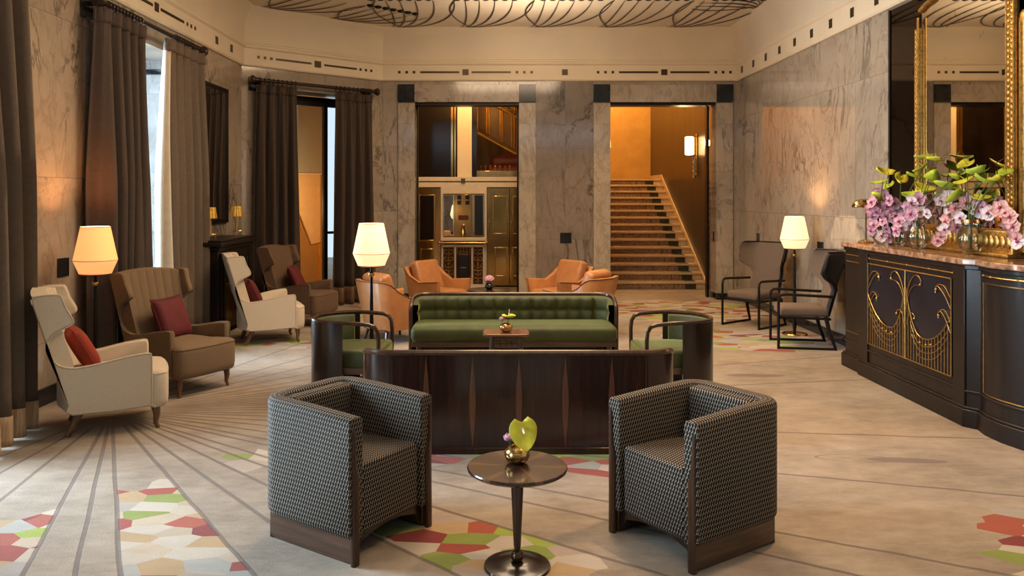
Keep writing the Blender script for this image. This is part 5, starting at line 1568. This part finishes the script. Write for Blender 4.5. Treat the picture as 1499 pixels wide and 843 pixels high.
def blossom_mesh(name, mat, n=5):
    bm = BM(); s = 1
    for k in range(5):
        A = R(90+72*k); wdt = .030 if k in (1, 4) else .020
        mt = Matrix.Rotation(A, 4, 'X') @ Matrix.Rotation(R(-90), 4, 'Y') @ Matrix.Rotation(0, 4, 'X') @ Matrix.Translation((.003, 0, 0))
        leaf(bm, .050, wdt, mt, .22, 5)
    me = bpy.data.meshes.new(name); 
    nf = len(bm.faces)
    sphere(bm, (-.010, 0, -.004), .010, 8, 6)
    for i, f in enumerate(bm.faces): f.material_index = 0 if i < nf else 1; f.smooth = True
    bm.to_mesh(me); bm.free(); me.materials.append(mat); me.materials.append(M['orchid_c']); return me
BL = {'orchid': blossom_mesh('blossom', M['orchid']), 'orchid_w': blossom_mesh('blossom', M['orchid_w']), 'orchid_p': blossom_mesh('blossom', M['orchid_p'])}
sprays = [
 ('dense mauve orchid spray drooping over the far left corner of the console', 0, 'orchid', [(1286, 283), (1280, 289), (1276, 296), (1284, 298), (1274, 305), (1282, 309), (1277, 316), (1285, 321), (1279, 329), (1275, 337), (1283, 341)], 7.62),
 ('mauve-pink orchid spray right beside the leftmost spray', 0, 'orchid', [(1295, 285), (1302, 293), (1309, 298), (1297, 301), (1312, 306), (1304, 311), (1295, 315), (1307, 318), (1292, 324), (1298, 334), (1290, 345), (1300, 347)], 7.5),
 ('short deep pink orchid spray in front of the narrow vase', 1, 'orchid', [(1316, 324), (1322, 319), (1319, 331), (1312, 337)], 7.2),
 ('pink orchid spray arching above the wide round vase', 2, 'orchid', [(1327, 303), (1335, 295), (1344, 291), (1352, 296), (1340, 305), (1347, 310), (1333, 313), (1338, 323), (1330, 330), (1345, 326)], 6.95),
 ('single white orchid beside the wide round vase', 2, 'orchid_w', [(1357, 312)], 6.85),
 ('pale white-pink orchid pair in front of the gilt mirror', 2, 'orchid_w', [(1376, 293), (1388, 288)], 6.8),
 ('peach orchid spray drooping left of the large collared vase', 3, 'orchid_p', [(1413, 296), (1397, 305), (1390, 313), (1405, 319), (1384, 323), (1399, 331), (1382, 336), (1377, 345), (1372, 352)], 6.6),
 ('mauve orchids standing up out of the large collared vase', 3, 'orchid', [(1432, 308), (1438, 302), (1446, 312)], 6.42),
 ('pink orchid spray drooping right of the large collared vase', 3, 'orchid_p', [(1455, 308), (1464, 304), (1472, 312), (1478, 318), (1475, 326), (1483, 332), (1482, 341), (1488, 348), (1491, 354)], 6.2)]
for lb, vi, mk, pts, Y in sprays:
    V = VS[vi]; base = Vector((V[1]+rr.uniform(-.012, .012), V[2]+rr.uniform(-.012, .012), TOPZ+.035))
    a = thing('orchid_spray', lb, 'flower', base, 0, 'orchid sprays on the console')
    loc = []
    for i, (px, py) in enumerate(pts):
        yy = Y+rr.uniform(-.06, .06); loc.append(Vector(wp(px, py, yy))-base)
    rim = V[4]
    bm = BM(); path = [(0, 0, 0), (0, 0, rim), tuple(loc[0]*.5+Vector((0, 0, .5*max(0, rim-loc[0].z)+.04)))]+[tuple(p+Vector((.02, 0, 0))) for p in loc[::2]]
    tube(bm, smooth_pts(path, 3, False), .0028, 5); obj('stem', bm, M['stem'], a)
    for p in loc:
        o = bpy.data.objects.new('blossom', BL[mk if rr.random() < .8 or mk == 'orchid_w' else 'orchid_w']); COL.objects.link(o); o.parent = a
        o.location = p; s = rr.uniform(.95, 1.3); o.scale = (s, s, s)
        o.rotation_euler = (rr.uniform(-.4, .4), rr.uniform(-.5, .5), rr.uniform(.2, 1.3))

# ------------------------------------------------------------------ light
W_ = bpy.data.worlds.new('World'); SC.world = W_; W_.use_nodes = True
bg = W_.node_tree.nodes['Background']; bg.inputs[0].default_value = (.70, .84, 1.0, 1); bg.inputs[1].default_value = 1.2

def area(name, loc, rot, sx, sy, power, col, portal=False, spread=None):
    L = bpy.data.lights.new(name, 'AREA'); L.shape = 'RECTANGLE'; L.size = sx; L.size_y = sy; L.energy = power; L.color = col
    if spread: L.spread = R(spread)
    o = bpy.data.objects.new(name, L); COL.objects.link(o); o.location = loc; o.rotation_euler = rot
    if portal: L.cycles.is_portal = True
    return o
for a, b_ in WINS:
    area('window_daylight', (XL-.9, (a+b_)/2, 1.75), (0, R(-90), 0), 3.2, 1.85, 260 if a < 1 else 820, (.70, .84, 1.0))
def spot(name, loc, target, power, col, size=60, blend=.6, soft=.08):
    L = bpy.data.lights.new(name, 'SPOT'); L.energy = power; L.color = col; L.spot_size = R(size); L.spot_blend = blend; L.shadow_soft_size = soft
    o = bpy.data.objects.new(name, L); COL.objects.link(o); o.location = loc
    d = Vector(target)-Vector(loc); o.rotation_euler = d.to_track_quat('-Z', 'Y').to_euler(); return o
area('uplight_fill', (.2, 7.0, 3.3), (PI, 0, 0), 1.4, 1.4, 52, (1, .80, .58))  # unseen panels facing up, added to brighten cornice and ceiling
area('uplight_fill', (.5, 10.9, 3.4), (PI, 0, 0), 1.2, 1.0, 28, (1, .80, .58))
# unseen warm panels added under the ceiling as room fill
def point(name, loc, power, col, r=.25):
    L = bpy.data.lights.new(name, 'POINT'); L.energy = power; L.color = col; L.shadow_soft_size = r
    o = bpy.data.objects.new(name, L); COL.objects.link(o); o.location = loc; return o
area('ceiling_fill', (.4, 9.7, 4.36), (0, 0, 0), 1.8, 1.0, 80, (1, .70, .42))
area('ceiling_fill', (.2, 7.2, 4.33), (0, 0, 0), 2.4, 2.4, 170, (1, .72, .48))
area('ceiling_fill', (.2, 2.2, 4.33), (0, 0, 0), 2.4, 2.4, 30, (1, .72, .46))
spot('warm_fill_spot', (2.2, 4.6, 4.3), (2.1, 4.0, 0), 300, (1, .58, .29), 75)  # unseen spots added to warm the floor on the right
spot('warm_fill_spot', (2.2, 8.4, 4.3), (2.3, 7.6, 0), 250, (1, .62, .32), 75)
spot('warm_fill_spot', (1.8, 11.6, 4.3), (1.8, 12.0, 0), 130, (1, .60, .28), 70)
# stair hall and bar hall
point('stair_light', (2.6, 16.3, 4.6), 190, (1, .55, .18), .3)
point('stair_light', (2.7, 18.8, 4.9), 90, (1, .58, .2), .3)
point('sconce_light', (XS1-.25, 15.25, 2.7), 14, (1, .6, .25), .06)
point('hall_fill', (-.6, 13.85, 3.75), 75, (1, .58, .22), .12)  # unseen points added to brighten the brass hall
point('hall_fill', (-.3, 17.6, 4.15), 80, (1, .55, .18), .12)
pc = (P0[0]-CN[0]*1.1+CU[0]*.7, P0[1]-CN[1]*1.1+CU[1]*.7)
point('porch_light', (pc[0], pc[1], 1.5), 120, (1, .62, .28), .2)

# ------------------------------------------------------------------ camera
cam = bpy.data.cameras.new('camera'); co_ = bpy.data.objects.new('camera', cam); COL.objects.link(co_)
co_.location = (0, 0, 1.7); co_.rotation_euler = (R(90), 0, 0)
cam.sensor_width = 36; cam.lens = 1170/1499*36
cam.shift_x = (749.5-730)/1499; cam.shift_y = -(421.5-286)/1499
cam.clip_start = .05; cam.clip_end = 100
SC.camera = co_
SC.view_settings.view_transform = 'Standard'; SC.view_settings.look = 'None'; SC.view_settings.gamma = 1
SC.view_settings.use_curve_mapping = False; SC.view_settings.exposure = .12
SC.cycles.max_bounces = 8; SC.cycles.diffuse_bounces = 4; SC.cycles.glossy_bounces = 5; SC.cycles.transparent_max_bounces = 12
SC.cycles.caustics_reflective = False; SC.cycles.caustics_refractive = False; SC.cycles.sample_clamp_indirect = 6
